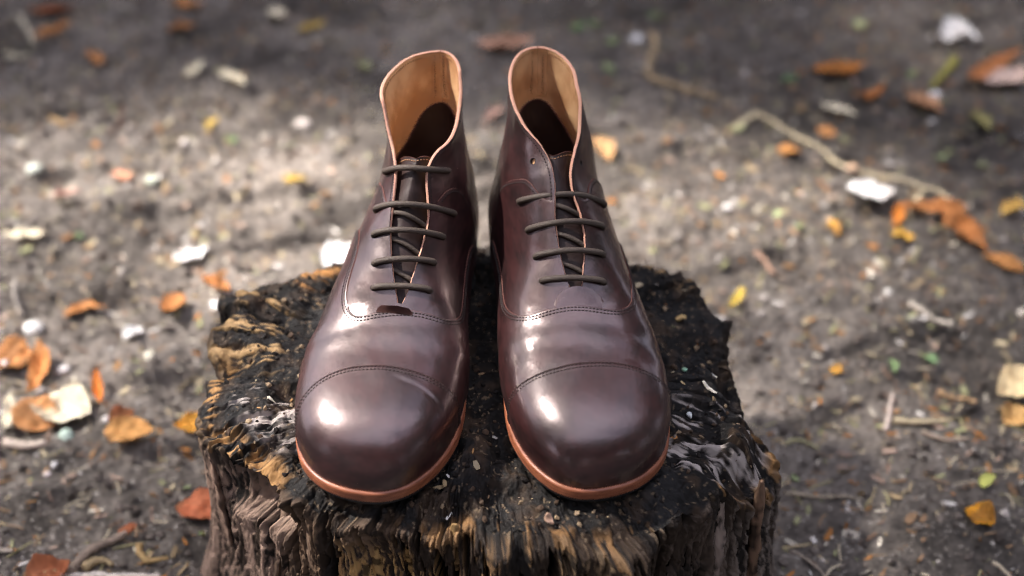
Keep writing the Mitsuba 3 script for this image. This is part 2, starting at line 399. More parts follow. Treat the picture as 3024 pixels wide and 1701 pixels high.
def build_boot(key, which):
    B = Boot(key, which)
    s, sg = B.s, (1 if which == 'r' else -1)
    flipc = 1 if not B.flip else -1
    cap, vamp, quarter = B.curve('cap'), B.curve('vamp'), B.curve('quarter')
    inner, outer = B.curve('inner'), B.curve('outer')
    hole = B.opening(); hole_edge = np.vstack([inner, outer])
    not_open = lambda A: -B.field(A, hole, hole_edge)
    order = lambda c: c if c[0, 1] < c[-1, 1] else c[::-1]
    capo, vampo, quo = order(cap), order(vamp), order(quarter)
    cap_poly = np.vstack([capo, [[-.1, 1.05], [-.1, -1.05]]])
    # toe cap, lying over the vamp
    k = add('toe_cap', B.patch([lambda A: B.field(A, cap_poly, capo)], .0031, 0, .36, 150, 281, lip=capo), 'leather', key)
    add('cut_edge', B.rim(capo, .0026, .0016, .0002, flipc), 'brown_edge', k)
    for d in (.0014, .0038):
        add('stitch_row', B.stitches(capo, -d * flipc, .0031), 'thread', k)
    # vamp, its two wings running back along the sides
    lo, hi = vampo[0], vampo[-1]
    back_hi = np.array([[.675, hi[1] + .10], [.66, hi[1] + .2], [.60, .86 if hi[1] < .5 else .9], [.53, 1.02]])
    back_lo = np.array([[.53, -1.02], [.60, -.88], [.675, lo[1] - .13], [.69, lo[1] - .06]])
    wing = smooth_curve(np.vstack([back_lo, vampo[::14], back_hi]), 1300, 2e-5)
    vamp_poly = np.vstack([wing, [[.2, 1.05], [.2, -1.05]]])
    tuck = capo - [.03, 0]
    cap_tuck = np.vstack([tuck, [[-.1, 1.05], [-.1, -1.05]]])
    k = add('vamp', B.patch([lambda A: B.field(A, vamp_poly, wing), lambda A: -B.field(A, cap_tuck, tuck)], .0020, .15, .72, 230, 321, lip=wing, roll=.0003), 'leather', key)
    add('cut_edge', B.rim(wing, .0014, .0006, .0003, flipc, wob=.0006), 'brown_edge', k)
    for d in (.0014, .0036):
        add('stitch_row', B.stitches(wing, -d * flipc, .0020, start=.12, end=.88), 'thread', k)
    # quarters carrying the lace holes, over the shaft
    centres = [h for l in s['laces'] for h in l]
    in_quarter = lambda c: shapely.contains_xy(quarter_shape, *c)
    quarter_poly = np.vstack([quo, [[.2, 1.05], [.2, -1.05]]])
    quarter_shape = shapely.Polygon(quarter_poly).buffer(0)
    def holes(cs, r=.0024):
        def f(A):
            P, _ = B.at(A)
            C, _ = B.at(np.array(cs))
            return cKDTree(C).query(P)[0] - r
        return f
    qc = [c for c in centres + s['holes'] if in_quarter(c)]
    sc_ = [c for c in centres + s['holes'] if not in_quarter(c)]
    t = [lambda A: B.field(A, quarter_poly, quo), not_open]
    if qc:
        t.append(holes(qc))
    k = add('quarter', B.patch(t, .0010, .37, .81, 210, 361, lip=quo, roll=.0002), 'leather', key)
    vis = quo[not_open(quo) > 0]
    cut = np.argmax(np.abs(np.diff(vis[:, 1])) > .02) + 1
    for piece in (vis[:cut - 14], vis[cut + 14:]):
        add('cut_edge', B.rim(piece, .0007, -.0002, .0003, flipc, wob=.0005), 'brown_edge', k)
        add('stitch_row', B.stitches(piece, -.0022 * flipc, .0010), 'thread', k)
    # shaft with the collar, and the tan lining inside
    t = [not_open] + ([holes(sc_)] if sc_ else [])
    k = add('shaft', B.patch(t, 0.0, .62, 1.0, 190, 321), 'leather', key)
    i_line = np.vstack([inner, np.column_stack([np.ones(160), np.linspace(inner[-1, 1], -1, 161)[1:]])])
    o_line = np.vstack([outer, np.column_stack([np.ones(160), np.linspace(outer[-1, 1], 1, 161)[1:]])])
    for line, sd in ((i_line, -1), (o_line, 1)):
        add('collar_edge', B.rim(line, .0002, -.0022, .0005, sd * flipc, 7, wob=.0009), 'raw_edge', k)
        add('stitch_row', B.stitches(line[60:], -.0026 * sd * flipc, 0.0), 'thread', k)
    av = lambda v: .932 - .80 * (1 - np.abs(v)) ** 2.0
    vs = np.linspace(-1, 1, 300)
    pocket = np.column_stack([av(vs), vs])
    low = lambda A: av(A[:, 1]) - A[:, 0]
    k = add('lining', B.patch([not_open, lambda A: -low(A)], -.0022, .62, 1.0, 170, 301, flip=True), 'lining_leather', key)
    for sd in (-1, 1):
        uu, vv = np.meshgrid(np.linspace(.937, .998, 50), np.linspace(.935, 1.0, 8), indexing='ij')
        prof = np.array([-.0022, -.0029, -.0030, -.0030, -.0030, -.0030, -.0030, -.0030])
        P, _ = B.at(np.stack([uu, sd * vv], -1), np.broadcast_to(prof, uu.shape))
        add('seam_strip', (P.reshape(-1, 3), grid_faces(50, 8)), 'lining_leather', k)
        add('stitch_row', B.stitches(np.column_stack([np.linspace(.94, .996, 200), np.full(200, sd * .96)]), 0, -.0030, .0024, .0014, .0003), 'brown_edge', k)
        ln = np.vstack([i_line if sd < 0 else o_line])[250:]
        add('stitch_row', B.stitches(ln, -.0030 * sd * flipc, -.0023, .0026, .0015, .00034), 'pale_thread', k)
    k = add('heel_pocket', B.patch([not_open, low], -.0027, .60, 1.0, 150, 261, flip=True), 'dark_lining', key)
    add('cut_edge', B.rim(pocket, -.0021, -.0031, .0002, flipc), 'brown_edge', k)
    # tongue under the gap
    c0 = .5 * (s['inner'][9][1] + s['outer'][9][1])
    top = .872 if which == 'r' else .862
    n1, n2 = 120, 41
    uu, ww = np.meshgrid(np.linspace(.425, top, n1), np.linspace(-1, 1, n2), indexing='ij')
    cen = np.interp(uu, [.42, .6, .75, .9], [.5 * (np.interp(x, inner[:, 0], inner[:, 1]) + np.interp(x, outer[:, 0], outer[:, 1])) for x in (.44, .6, .75, .82)])
    wid = np.interp(uu, [.42, .55, .8, .88], [.14, .22, .25, .23])
    uu2 = uu - .030 * np.clip((uu - .8) / .06, 0, 1) * np.abs(ww) ** 4
    off = -.0050 - .0018 * np.clip((uu - .74) / .1, 0, 1) - .0008 * np.sin(uu * 60 + ww) ** 2 * .35 * (uu > .5)
    P, N = B.at(np.stack([uu2, cen + wid * ww], -1), off)
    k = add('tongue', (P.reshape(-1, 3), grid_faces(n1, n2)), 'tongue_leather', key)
    edge = np.stack([P[-1] + N[-1] * d for d in (0, .0004, -.0004, -.0014, -.0018)], 1) + np.array([0, 0, 1]) * np.array([0, .0004, .0006, .0004, 0])[None, :, None]
    add('cut_edge', (edge.reshape(-1, 3), grid_faces(n2, 5)), 'brown_edge', k)
    q = P[-4, 4:-4]
    parts = [tube(np.linspace(q[i], q[i + 1], 3) + N[-4, 4 + i] * .0003, .0004, 5) for i in range(0, len(q) - 1, 2)]
    add('stitch_row', join(parts), 'pale_thread', k)
    # laces: bars across, and the hidden runs that cross under the gap
    for a, b in s['laces']:
        add('lace', tube(B.lace_path(a, b), .0022, 10), 'lace_cord', key)
    ls = s['laces']
    for i in range(len(ls) - 1):
        for (a, b) in ((ls[i][0], ls[i + 1][1]),) if which == 'r' else ((ls[i][1], ls[i + 1][0]),):
            if which == 'l' and i == 0:
                continue
            a, b = np.array(a), np.array(b)
            kk = np.linspace(0, 1, 16)
            p, _ = B.at(a + (b - a) * kk[:, None], -.0032)
            add('lace', tube(smooth_curve(p, 30, 1e-7), .0018, 8), 'lace_cord', key)
    # lace holes: short dark sleeves
    for c in centres + s['holes']:
        p, n = B.at(np.array(c))
        o = .0011 if in_quarter(c) else .0001
        x = unit(np.cross(n, [0, 1.0, .3])); y = np.cross(n, x)
        an = np.arange(16) * np.pi / 8
        ring = np.cos(an)[:, None] * x + np.sin(an)[:, None] * y
        V = np.vstack([p + ring * .0029 + n * (o - .0002), p + ring * .0024 + n * (o - .0001), p + ring * .0022 + n * (o - .0008), p + ring * .0021 - n * .0024, np.repeat((p - n * .0024)[None], 16, 0)])
        add('eyelet', (V, grid_faces(5, 16, True)), 'thread', key)
    # small leather tab at the foot of the gap
    m = 25
    a = np.linspace(-1, 1, m)[:, None] * np.ones((1, 12)); h = np.ones((m, 1)) * np.linspace(0, 1, 12)
    if which == 'r':
        uv = np.stack([.4085 + .062 * h * np.sqrt(np.clip(1 - (.96 * a) ** 2, 0, 1)), .005 + .155 * a + .02 * a * h], -1)
        P, N = B.at(uv, .0016 + .0004 * np.sin(h * 3.1))
    else:
        uv = np.stack([.4035 + .014 * h, -.050 + .130 * a * (1 - .30 * h ** 2)], -1)
        P, N = B.at(uv, .0022 + .0042 * h ** 1.2 + .0012 * np.cos(a * 2.6) * h)
    V = np.concatenate([P.reshape(-1, 3), (P - N * .0012).reshape(-1, 3)])
    f = grid_faces(m, 12)
    k = add('tab', (V, np.vstack([f, f[:, ::-1] + m * 12])), 'leather' if which == 'r' else 'flap_leather', key)
    rimpts = np.vstack([P[0], P[1:-1, -1], P[-1][::-1]]); rn = np.vstack([N[0], N[1:-1, -1], N[-1][::-1]])
    E = np.stack([rimpts + rn * .0001, rimpts - rn * .0006, rimpts - rn * .0013], 1)
    add('cut_edge', (E.reshape(-1, 3), grid_faces(len(rimpts), 3)), 'raw_edge' if which == 'l' else 'brown_edge', k)
    # sole: welt, rubber outsole, heel block
    b = B.b
    base = boot_grid(b)
    rows = np.arange(0, int(.80 * NU))
    ring = np.vstack([base[rows, -1, :2], base[rows[::-1], 0, :2]])
    poly = shapely.Polygon(ring).buffer(0).buffer(.012).buffer(-.012)
    def outline(e, n=260):
        x, y = poly.buffer(e).exterior.coords.xy
        c = np.column_stack([x, y])[:-1]
        if shapely.Polygon(c).exterior.is_ccw is False:
            c = c[::-1]
        c = np.roll(c, -np.argmax(c[:, 1]), axis=0); c = np.vstack([c, c[:1]])
        L = np.concatenate([[0], np.cumsum(np.linalg.norm(np.diff(c, axis=0), axis=1))])
        ss = np.linspace(0, L[-1], n, endpoint=False)
        c = np.column_stack([np.interp(ss, L, c[:, 0]), np.interp(ss, L, c[:, 1])])
        return gaussian_filter1d(c, 2.0, axis=0, mode='wrap')
    def sheet(rings, close=True):
        V = []
        for e, z in rings:
            c = outline(e); c2 = outline(min(e, .0004)); k = np.clip((c[:, 1:] - .055) / .05, 0, 1)
            c = c * (1 - k) + c2 * k
            zz = z + .002 * np.clip((.075 - c[:, 1]) / .075, 0, 1) ** 2 + .0075 * np.clip((c[:, 1] - .14) / .09, 0, 1) ** 1.5
            V.append(np.column_stack([c, zz]))
        n = len(V[0])
        V = np.vstack(V + [V[0].mean(0)[None], V[-1].mean(0)[None]])
        f = grid_faces(len(rings), n, True)
        j = np.arange(n); k2 = (j + 1) % n; last = (len(rings) - 1) * n
        f = np.vstack([f, np.stack([k2, j, j * 0 + len(V) - 2], 1), np.stack([j + last, k2 + last, j * 0 + len(V) - 1], 1)])
        return to_world(b, V), f
    add('welt', sheet([(.0040, .0034), (.0049, .0036), (.0054, .0043), (.0054, .0104), (.0050, .0115), (.0042, .0121), (.0030, .0123), (.0014, .0119), (.0006, .0114), (-.003, .0114)]), 'welt_leather', key, smooth=50)
    add('outsole', sheet([(.0016, 0.0), (.0036, .0002), (.0045, .0010), (.0046, .0035)]), 'rubber', key, smooth=50)
    heel = [(x, y) for x, y in outline(.0025, 400)]
    hp = shapely.Polygon(heel).intersection(shapely.box(-.2, .215, .2, .4))
    hm = trimesh.creation.extrude_polygon(hp, .0075, engine='earcut')
    add('heel_block', (to_world(b, hm.vertices), hm.faces), 'rubber', key, smooth=False)
    return B

build_boot('leather_boot', 'l')
build_boot('leather_boot_001', 'r')
tag('leather_boot', 'left brown leather boot of the pair, laced to the top, wide open tan collar', 'boot', 'pair of boots on the stump')
tag('leather_boot_001', 'right brown leather boot of the pair, top pair of lace holes left empty', 'boot', 'pair of boots on the stump')
for key in [k for k in scene if '__stitch_row' in k]:
    tag(key, kind='stuff')

# ------------------------------------------------------------------ the stump
OUT = [(-.026, .297), (-.097, .281), (-.159, .254), (-.177, .234), (-.207, .222), (-.229, .205), (-.231, .180), (-.227, .157), (-.221, .136), (-.227, .112),
       (-.225, .094), (-.214, .071), (-.199, .053), (-.171, .035), (-.156, .022), (-.132, .008), (-.113, .001), (-.084, -.006), (-.061, -.008), (-.035, -.008),
       (-.015, -.014), (.028, -.020), (.069, -.023), (.085, -.014), (.106, -.003), (.120, .004), (.144, .024), (.163, .040), (.182, .050), (.189, .070), (.180, .098), (.166, .119),
       (.164, .157), (.164, .189), (.157, .218), (.135, .249), (.100, .268), (.038, .290)]
STUMP_C = np.array([-.02, .13])

def stump_radius(th):
    o = np.array(OUT) - STUMP_C
    a, r = np.arctan2(o[:, 1], o[:, 0]), np.hypot(o[:, 0], o[:, 1])
    i = np.argsort(a); a, r = a[i], r[i]
    a3, r3 = np.concatenate([a - 2 * np.pi, a, a + 2 * np.pi]), np.tile(r, 3)
    return PchipInterpolator(a3, r3)(th)

def ss(a, b, x):
    t = np.clip((x - a) / (b - a), 0, 1)
    return t * t * (3 - 2 * t)

def window(deg, a, b, soft=5.0):
    d = (deg - a + 540) % 360 - 180
    return ss(-soft, soft, d) * (1 - ss(b - a - soft, b - a + soft, d))

def lerp(a, b, t):
    return a * (1 - t[..., None]) + np.asarray(b, float) * t[..., None]

def stump_mesh(nt=1500, ntop=215, nrim=16, nwall=150):
    fb = meshkit.fbm
    th = np.linspace(-np.pi, np.pi, nt, endpoint=False)
    dirs = np.stack([np.cos(th), np.sin(th)], -1)
    circ = np.stack([dirs[:, 0], dirs[:, 1]], -1)
    R = stump_radius(th)
    per = lambda f, z, seed, o=3: fb(np.concatenate([np.broadcast_to(circ[None] * f, (len(z), nt, 2)), np.broadcast_to(np.asarray(z)[:, None, None], (len(z), nt, 1))], -1), o, seed)
    R = R * (1 + .07 * (per(9, [0.0], 3)[0] - .5) + .010 * (per(40, [0.0], 8)[0] - .5))
    deg = np.degrees(th)[None]
    # --- top
    s = np.linspace(0.02, 1, ntop) ** .8
    x = STUMP_C[0] + s[:, None] * R * dirs[:, 0]; y = STUMP_C[1] + s[:, None] * R * dirs[:, 1]
    q = np.stack([x, y, np.zeros_like(x)], -1)
    S = np.broadcast_to(s[:, None], x.shape)
    wob = (fb(q * 30, 3, 27) - .5)[..., None] * .055
    cw = np.concatenate([circ[None] * np.ones((len(s), 1, 1)) + wob, (s * .055)[:, None, None] * np.ones((1, nt, 1))], -1)
    ray = fb(cw * 15, 5, 21)                                  # cracks and ridges that run out to the edge
    fine = fb(cw * [90, 90, 60], 2, 23)
    edge = ss(.45, .95, S)
    lump, crumb, grain = fb(q * 38, 3, 31), fb(q * 120, 3, 33), fb(q * 330, 2, 35)
    crack = 1 - np.abs(2 * ray - 1) * 4.0
    h = -.0012 - .011 * ss(.35, .8, lump) - .0040 * (1 - crumb) - .0014 * (1 - grain)
    h += edge * (.0025 * (fine - .5) - .0070 * ss(.45, .95, crack) * ss(.38, .6, fb(q * 16 + 4, 2, 29)))
    h -= .012 * ss(.9, 1.0, S) * per(12, s * 2, 45, 3)
    left_rise = window(deg, 148, 180, 6) * ss(.62, .85, S)
    h += .009 * left_rise
    h -= .030 * window(deg, -30, 0, 6) * ss(.86, .97, S)         # burnt hollow on the right
    ztop = H_STUMP + h
    # --- colours of the top
    col = np.zeros(x.shape + (3,)) + np.array([.0090, .0080, .0077])
    col = lerp(col, (.046, .030, .020), ss(.45, .72, fb(q * 90 + 5, 4, 41)) * .8)
    col = lerp(col, (.020, .020, .021), ss(.5, .7, fb(q * 30 + 9, 3, 43)) * .6)
    spk = fb(q * 420, 2, 47)
    col = lerp(col, (.26, .19, .12), ss(.74, .84, spk) * .5)
    streak = .6 * ray + .4 * fine
    tan = np.array([.36, .235, .115]) * (.75 + .5 * fine[..., None])
    def woods(win, a, b, col, tint, lo=.46, hi=.56):
        t = win * ss(a, a + .07, S) * (1 - ss(b, b + .05, S)) * ss(lo, hi, streak + .35 * (crumb - .5))
        return col * (1 - t[..., None]) + tint * t[..., None]
    col = woods(window(deg, 148, 181, 3), .72, 1.2, col, tan * .9, .55, .61)
    col = woods(window(deg, -182, -142, 3), .90, 1.2, col, tan * [.8, .68, .55], .50, .57)
    col = woods(window(deg, 120, 149, 3), .86, 1.2, col, tan * [1.0, .75, .5], .47, .55)
    col = woods(window(deg, 30, 72, 4), .90, 1.2, col, tan, .50, .58)
    grey = np.array([.32, .285, .265]) * (.7 + .6 * fine[..., None])
    col = woods(window(deg, -36, -12, 3), .62, .96, col, grey * 1.2, .48, .55)
    col = woods(window(deg, -36, -8, 3), .95, 1.2, col, tan * [.9, .75, .55], .44, .54)
    col = woods(window(deg, -172, -150, 3), .62, .86, col, grey, .50, .57)
    col = woods(window(deg, -112, -50, 4), .93, 1.2, col, tan * [.50, .42, .36], .51, .58)
    # --- rim and wall
    kr = np.linspace(0, 1, nrim + 1)[1:]
    zr = ztop[-1][None] - .006 * kr[:, None] ** 1.6
    rr = R[None] + .004 * np.sin(kr * np.pi / 2)[:, None]
    kw = np.linspace(0, 1, nwall + 1)[1:]
    zw = zr[-1][None] + (-.03 - zr[-1][None]) * kw[:, None]
    rw = rr[-1][None] * np.ones_like(kw)[:, None]
    Z, RR = np.vstack([zr, zw]), np.vstack([rr, rw])
    dep = H_STUMP - Z
    c3 = lambda f, g: np.concatenate([np.broadcast_to(circ[None], Z.shape + (2,)) * f, (Z * g)[..., None]], -1)
    wav = (fb(c3(9, 24), 3, 63) - .5)[..., None] * .075 + (fb(c3(30, 70), 2, 64) - .5)[..., None] * .018
    cw3 = lambda f, g: np.concatenate([(np.broadcast_to(circ[None], Z.shape + (2,)) + wav * .7) * f, (Z * g)[..., None]], -1)
    fib, fib2, big = fb(cw3(19, 6), 4, 51), fb(cw3(70, 12), 3, 53), fb(c3(6, 9), 3, 55)
    hair = fb(cw3(170, 16), 2, 56)
    patch = .35 + 1.1 * ss(.35, .65, fb(c3(7, 16), 2, 65))
    pit, knots = fb(c3(36, 17), 3, 57), fb(c3(75, 150), 3, 59)
    wk = ss(0.0, .012, dep)
    front = np.broadcast_to(window(deg, -150, -35, 10), Z.shape)
    calm = 1 - .5 * np.broadcast_to(window(deg, -190, -145, 6), Z.shape)
    RR = RR + wk * calm * ((fib - .5) * .0115 * patch + (fib2 - .5) * .0050 + (hair - .5) * .0030 + (big - .5) * .026)
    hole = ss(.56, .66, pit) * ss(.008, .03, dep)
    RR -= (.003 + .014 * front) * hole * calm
    RR -= .0018 * ss(.55, .7, knots) * wk
    RR -= .022 * window(deg, -157, -141, 5) * ss(.010, .025, dep) * (1 - ss(.055, .075, dep))   # rotted hollow under the toe on the left
    RR += .010 * window(deg, -104, -52, 6) * ss(.004, .02, dep) * (.5 + big)
    RR += .10 * np.clip(dep / .18, 0, 1.3) ** 3 * .22
    X, Y = STUMP_C[0] + RR * dirs[:, 0], STUMP_C[1] + RR * dirs[:, 1]
    wc = np.zeros(Z.shape + (3,)) + np.array([.032, .022, .016])
    wc = lerp(wc, (.013, .011, .010), ss(.45, .62, fb(c3(18, 14), 4, 61)))
    stre = .40 * fib + .30 * fib2 + .30 * hair
    up = 1 - ss(.02, .06, dep)
    def wall(win, tint, lo, hi, amount=1.0):
        t = np.broadcast_to(win, Z.shape) * ss(lo, hi, stre + .2 * (knots - .5)) * amount
        return wc * (1 - t[..., None]) + np.asarray(tint) * t[..., None]
    tone = (.45 + .6 * fib2 + .5 * hair)[..., None]
    wc = wall(window(deg, -186, -143, 4) * (1 - .65 * up), np.array([.31, .215, .165]) * tone, .41, .53)
    wc = wall(window(deg, -186, -150, 4) * ss(.03, .0, dep), np.array([.30, .20, .10]) * tone, .46, .54)
    wc = wall(window(deg, -143, -104, 5), np.array([.13, .085, .056]) * tone, .48, .57)
    wc = wall(window(deg, -128, -96, 5) * ss(.02, .07, dep), np.array([.46, .28, .11]) * tone, .53, .585)
    wc = wall(window(deg, -104, -60, 5), np.array([.19, .115, .058]) * tone, .55, .62)
    wc = wall(window(deg, -74, -48, 5) * (1 - ss(.03, .06, dep)), np.array([.18, .125, .075]) * tone, .50, .58)
    wc = wall(window(deg, -34, -12, 4), np.array([.17, .14, .12]) * tone, .46, .55)
    wc = wall(window(deg, -60, -30, 5), np.array([.07, .052, .042]) * tone, .48, .58)
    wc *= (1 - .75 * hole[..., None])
    P = np.concatenate([np.stack([x, y, ztop], -1), np.stack([X, Y, Z], -1)], 0)
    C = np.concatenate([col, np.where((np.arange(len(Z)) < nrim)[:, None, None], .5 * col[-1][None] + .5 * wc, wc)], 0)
    n = P.shape[0]
    V, C = P.reshape(-1, 3), C.reshape(-1, 3)
    # crumbling in all directions
    amp = np.where(np.arange(len(V)) < (ntop + 4) * nt, .0026, .0013)[:, None]
    V = V + (np.stack([fb(V * [170, 170, 60] + k * 31, 2, 71 + k) for k in range(3)], -1) - .5) * amp * np.array([1, 1, .5])
    V[:, 2] = np.where((V[:, 2] > H_STUMP - .0006) & (V[:, 1] > -.03) & (np.abs(V[:, 0] + .02) < .14), H_STUMP - .0006, V[:, 2])
    F = grid_faces(n, nt, True)
    ctop = np.array([[STUMP_C[0], STUMP_C[1], H_STUMP - .008]])
    j = np.arange(nt)
    F = np.vstack([F, np.stack([j * 0 + len(V), j, (j + 1) % nt], 1)])
    V, C = np.vstack([V, ctop]), np.vstack([C, C[:1]])
    # split into the cut top and the side
    row = np.minimum(F.max(1) // nt, n)
    row = np.where(F.max(1) == len(V) - 1, 0, row)
    return V, C, F[row < ntop + 2], F[row >= ntop + 2]

def compact(V, C, F):
    u, i = np.unique(F, return_inverse=True)
    return V[u], C[u], i.reshape(-1, 3)

SV, SC_, FT, FW = stump_mesh()
def wood_relief(p, n, uv):
    return mikit.fbm(p.x * 520, p.y * 520, p.z * 160, 3) * .0012
scene['charred_wood'] = two({'type': 'bumpmap', 'scale': 1.0, 'arbitrary': mikit.proc(wood_relief, eps=4e-4),
                             'bsdf': {'type': 'principled', 'base_color': {'type': 'mesh_attribute', 'name': 'vertex_color'}, 'roughness': .72, 'specular': .22}})
for name, f in (('cut_top', FT), ('side', FW)):
    v, c, f = compact(SV, SC_, f)
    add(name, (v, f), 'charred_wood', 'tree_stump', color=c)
tag('tree_stump', 'rotten charred tree stump with cracked black top, carrying the pair of boots', 'tree stump')
tag('tree_stump__cut_top', 'black charred cut top with pale tan wood at its rim')
tag('tree_stump__side', 'brown fibrous side of the stump')

top_tree = cKDTree(SV[np.unique(FT)][:, :2]); top_z = SV[np.unique(FT)][:, 2]
def stump_z(x, y):
    return float(top_z[top_tree.query([x, y])[1]])

RNG = np.random.default_rng(5)
def splinter(p0, p1, w, th, tint, seed, out):
    """A long jagged piece of wood from p0 to p1, w wide, th thick, out pointing away from the stump."""
    n, m = 30, 14
    p0, p1, out = (np.asarray(a, float) for a in (p0, p1, out))
    ax = unit(p1 - p0); out = unit(out - ax * (out @ ax)); sd = np.cross(ax, out)
    k = np.linspace(0, 1, n)[:, None]; a = np.linspace(0, 2 * np.pi, m, endpoint=False)[None]
    taper = (np.sin(np.pi * np.clip(k * .94 + .03, 0, 1)) ** .35)
    jag = .7 + .6 * meshkit.fbm(np.stack([k * 4 + a * 0, np.cos(a) * 1.2 + k * 0, np.sin(a) * 1.2 + seed * 7 + k * 0], -1), 3, seed)
    r = taper * jag * (.75 + .5 * meshkit.noise(np.stack([k * 9 + a * 0, a * 0 + k * 0 + seed, k * 0 + a * 0], -1), seed))
    P = p0 + (p1 - p0) * k[..., None] + sd * (np.cos(a) * w / 2 * r)[..., None] + out * (np.sin(a) * th / 2 * r)[..., None]
    P = P + (meshkit.fbm(P * 120, 2, seed)[..., None] - .5) * .003 * out
    V = np.vstack([P.reshape(-1, 3), P[0].mean(0)[None], P[-1].mean(0)[None]])
    F = grid_faces(n, m, True)
    j = np.arange(m); kk = (j + 1) % m
    F = np.vstack([F, np.stack([kk, j, j * 0 + n * m], 1), np.stack([j + (n - 1) * m, kk + (n - 1) * m, j * 0 + n * m + 1], 1)])
    loc = np.stack([(V - p0) @ sd * 380, (V - p0) @ ax * 40, (V - p0) @ out * 380], -1)
    g = meshkit.fbm(loc + seed, 3, seed + 1)
    C = np.asarray(tint)[None] * (.45 + 1.1 * g[:, None])
    C = C * (1 - .85 * ss(.52, .66, meshkit.fbm(V * 110, 3, seed + 4)))[:, None]
    return V, F, C

def wall_at(deg, z, out=0.0):
    t = math.radians(deg)
    d = np.array([math.cos(t), math.sin(t)])
    W = SV[np.unique(FW)]
    a = np.degrees(np.arctan2(W[:, 1] - STUMP_C[1], W[:, 0] - STUMP_C[0]))
    m = (np.abs((a - deg + 180) % 360 - 180) < 1.2) & (np.abs(W[:, 2] - z) < .006)
    r = np.hypot(W[m, 0] - STUMP_C[0], W[m, 1] - STUMP_C[1]).mean() if m.any() else .15
    return np.array([*(STUMP_C + d * (r + out)), z]), np.array([*d, 0.0])

SPLINTERS = [  # bearing, top z, bottom z, width, thickness, colour
 (-97, .176, .120, .010, .006, (.30, .19, .085)), (-90, .172, .110, .009, .005, (.26, .17, .075)), 
 (-121, .136, .07, .014, .008, (.50, .32, .13)), (-118, .150, .09, .008, .006, (.46, .29, .12)), (-112, .158, .10, .008, .006, (.42, .26, .10)),
 (-126, .140, .06, .009, .007, (.34, .20, .09)), (-108, .130, .06, .010, .007, (.40, .25, .10)), 
  (-135, .150, .05, .014, .009, (.17, .115, .08)),
 (-150, .150, .03, .020, .007, (.22, .15, .11)), (-163, .158, .05, .018, .006, (.24, .16, .12)), (-33, .168, .02, .016, .009, (.22, .175, .15)),
 (-28, .170, .0, .014, .008, (.17, .135, .115)), (-23, .172, .01, .016, .009, (.23, .185, .155)), (-86, .12, .05, .012, .008, (.26, .17, .08)),
 (-80, .135, .07, .010, .007, (.30, .19, .08)), ]
for i, (dg, za, zb, w, th_, tint) in enumerate(SPLINTERS):
    a, o = wall_at(dg, za - .006, -.0035); b, _ = wall_at(dg + RNG.normal(0, 1.0), zb, -.0035)
    v, f, c = splinter(a, b, w, th_, tint, 100 + i, o)
    add('splinter', (v, f), 'charred_wood', 'tree_stump', color=c, smooth=True)
# the long strip of wood on the right
v, f, c = splinter((.172, .036, H_STUMP - .022), (.183, .040, -.01), .010, .008, (.17, .105, .070), 302, (.5, -.8, 0))
add('bark_strip', (v, f), 'charred_wood', 'tree_stump', color=c)
tag('tree_stump__bark_strip', 'long brown upright strip of bark')

# ------------------------------------------------------------------ the ground
STUMP_POLY = shapely.Polygon(OUT)
def ground_h(x, y):
    q = np.stack([x, y, np.zeros_like(x)], -1)
    h = (meshkit.fbm(q * 5.5, 3, 81) - .5) * .040 + (meshkit.fbm(q * 22, 3, 83) - .5) * .013
    h += (meshkit.fbm(q * 75, 2, 85) - .5) * .0062 + (meshkit.fbm(q * 190, 2, 87) - .5) * .0042
    ruts = meshkit.fbm(np.stack([x * 4 + y * 2.2, y * 13 - x * 3.5, np.zeros_like(x)], -1), 3, 89)
    h -= .016 * ss(.56, .72, ruts)
    return h - .008

def stretch(lo, hi, step, far):
    core = np.arange(lo, hi, step)
    out = step * 1.35 ** np.arange(1, 40)
    out = np.cumsum(out); out = out[out < far]
    return np.concatenate([(lo - out)[::-1], core, hi + out])

gx = stretch(-.95, .95, .0030, 60)
gy1 = np.concatenate([np.arange(-.12, .55, .0030), np.arange(.55, 1.35, .0052)])
oy = np.cumsum(.0052 * 1.35 ** np.arange(1, 40)); oy = oy[oy < 60]
gy = np.concatenate([(-.12 - oy)[::-1], gy1, 1.35 + oy])
X, Y = np.meshgrid(gx, gy, indexing='ij')
Zg = ground_h(X, Y)
GV = np.stack([X, Y, Zg], -1).reshape(-1, 3)
def soil_tone(p, n, uv):
    a = mikit.fbm(p.x * 7, p.y * 9, 0.0, 3)
    b = mikit.fbm(p.x * 95, p.y * 95, p.z * 60, 3)
    c = mikit.noise(p.x * 420, p.y * 420, p.z * 200)
    t = mikit.smoothstep(.24, .80, .40 * a + .42 * b + .18 * c)
    col = mikit.mix((.044, .037, .031), (.270, .234, .202), t)
    d = mikit.noise(p.x * 260 + 40, p.y * 260, p.z * 260)
    col = mikit.mix(col, (.50, .46, .42), mikit.smoothstep(.80, .86, c) * .7)
    side_shade = mikit.smoothstep(.05, .50, p.x + .5 * (mikit.fbm(p.x * 4 + 5, p.y * 5, 0.0, 3) - .5) + .10 * p.y)  # shade towards the right, put into the soil colour
    col = col * (1 - .45 * side_shade)
    return mikit.mix(col, (.016, .014, .013), mikit.smoothstep(.74, .86, d) * .35)
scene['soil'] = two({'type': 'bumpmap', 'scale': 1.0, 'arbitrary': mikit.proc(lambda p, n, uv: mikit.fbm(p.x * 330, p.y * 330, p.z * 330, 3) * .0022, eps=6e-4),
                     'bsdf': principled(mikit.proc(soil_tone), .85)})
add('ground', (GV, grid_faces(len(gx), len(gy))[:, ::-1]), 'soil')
tag('ground', kind='structure')

def ground_z(x, y):
    return float(ground_h(np.array([float(x)]), np.array([float(y)]))[0])

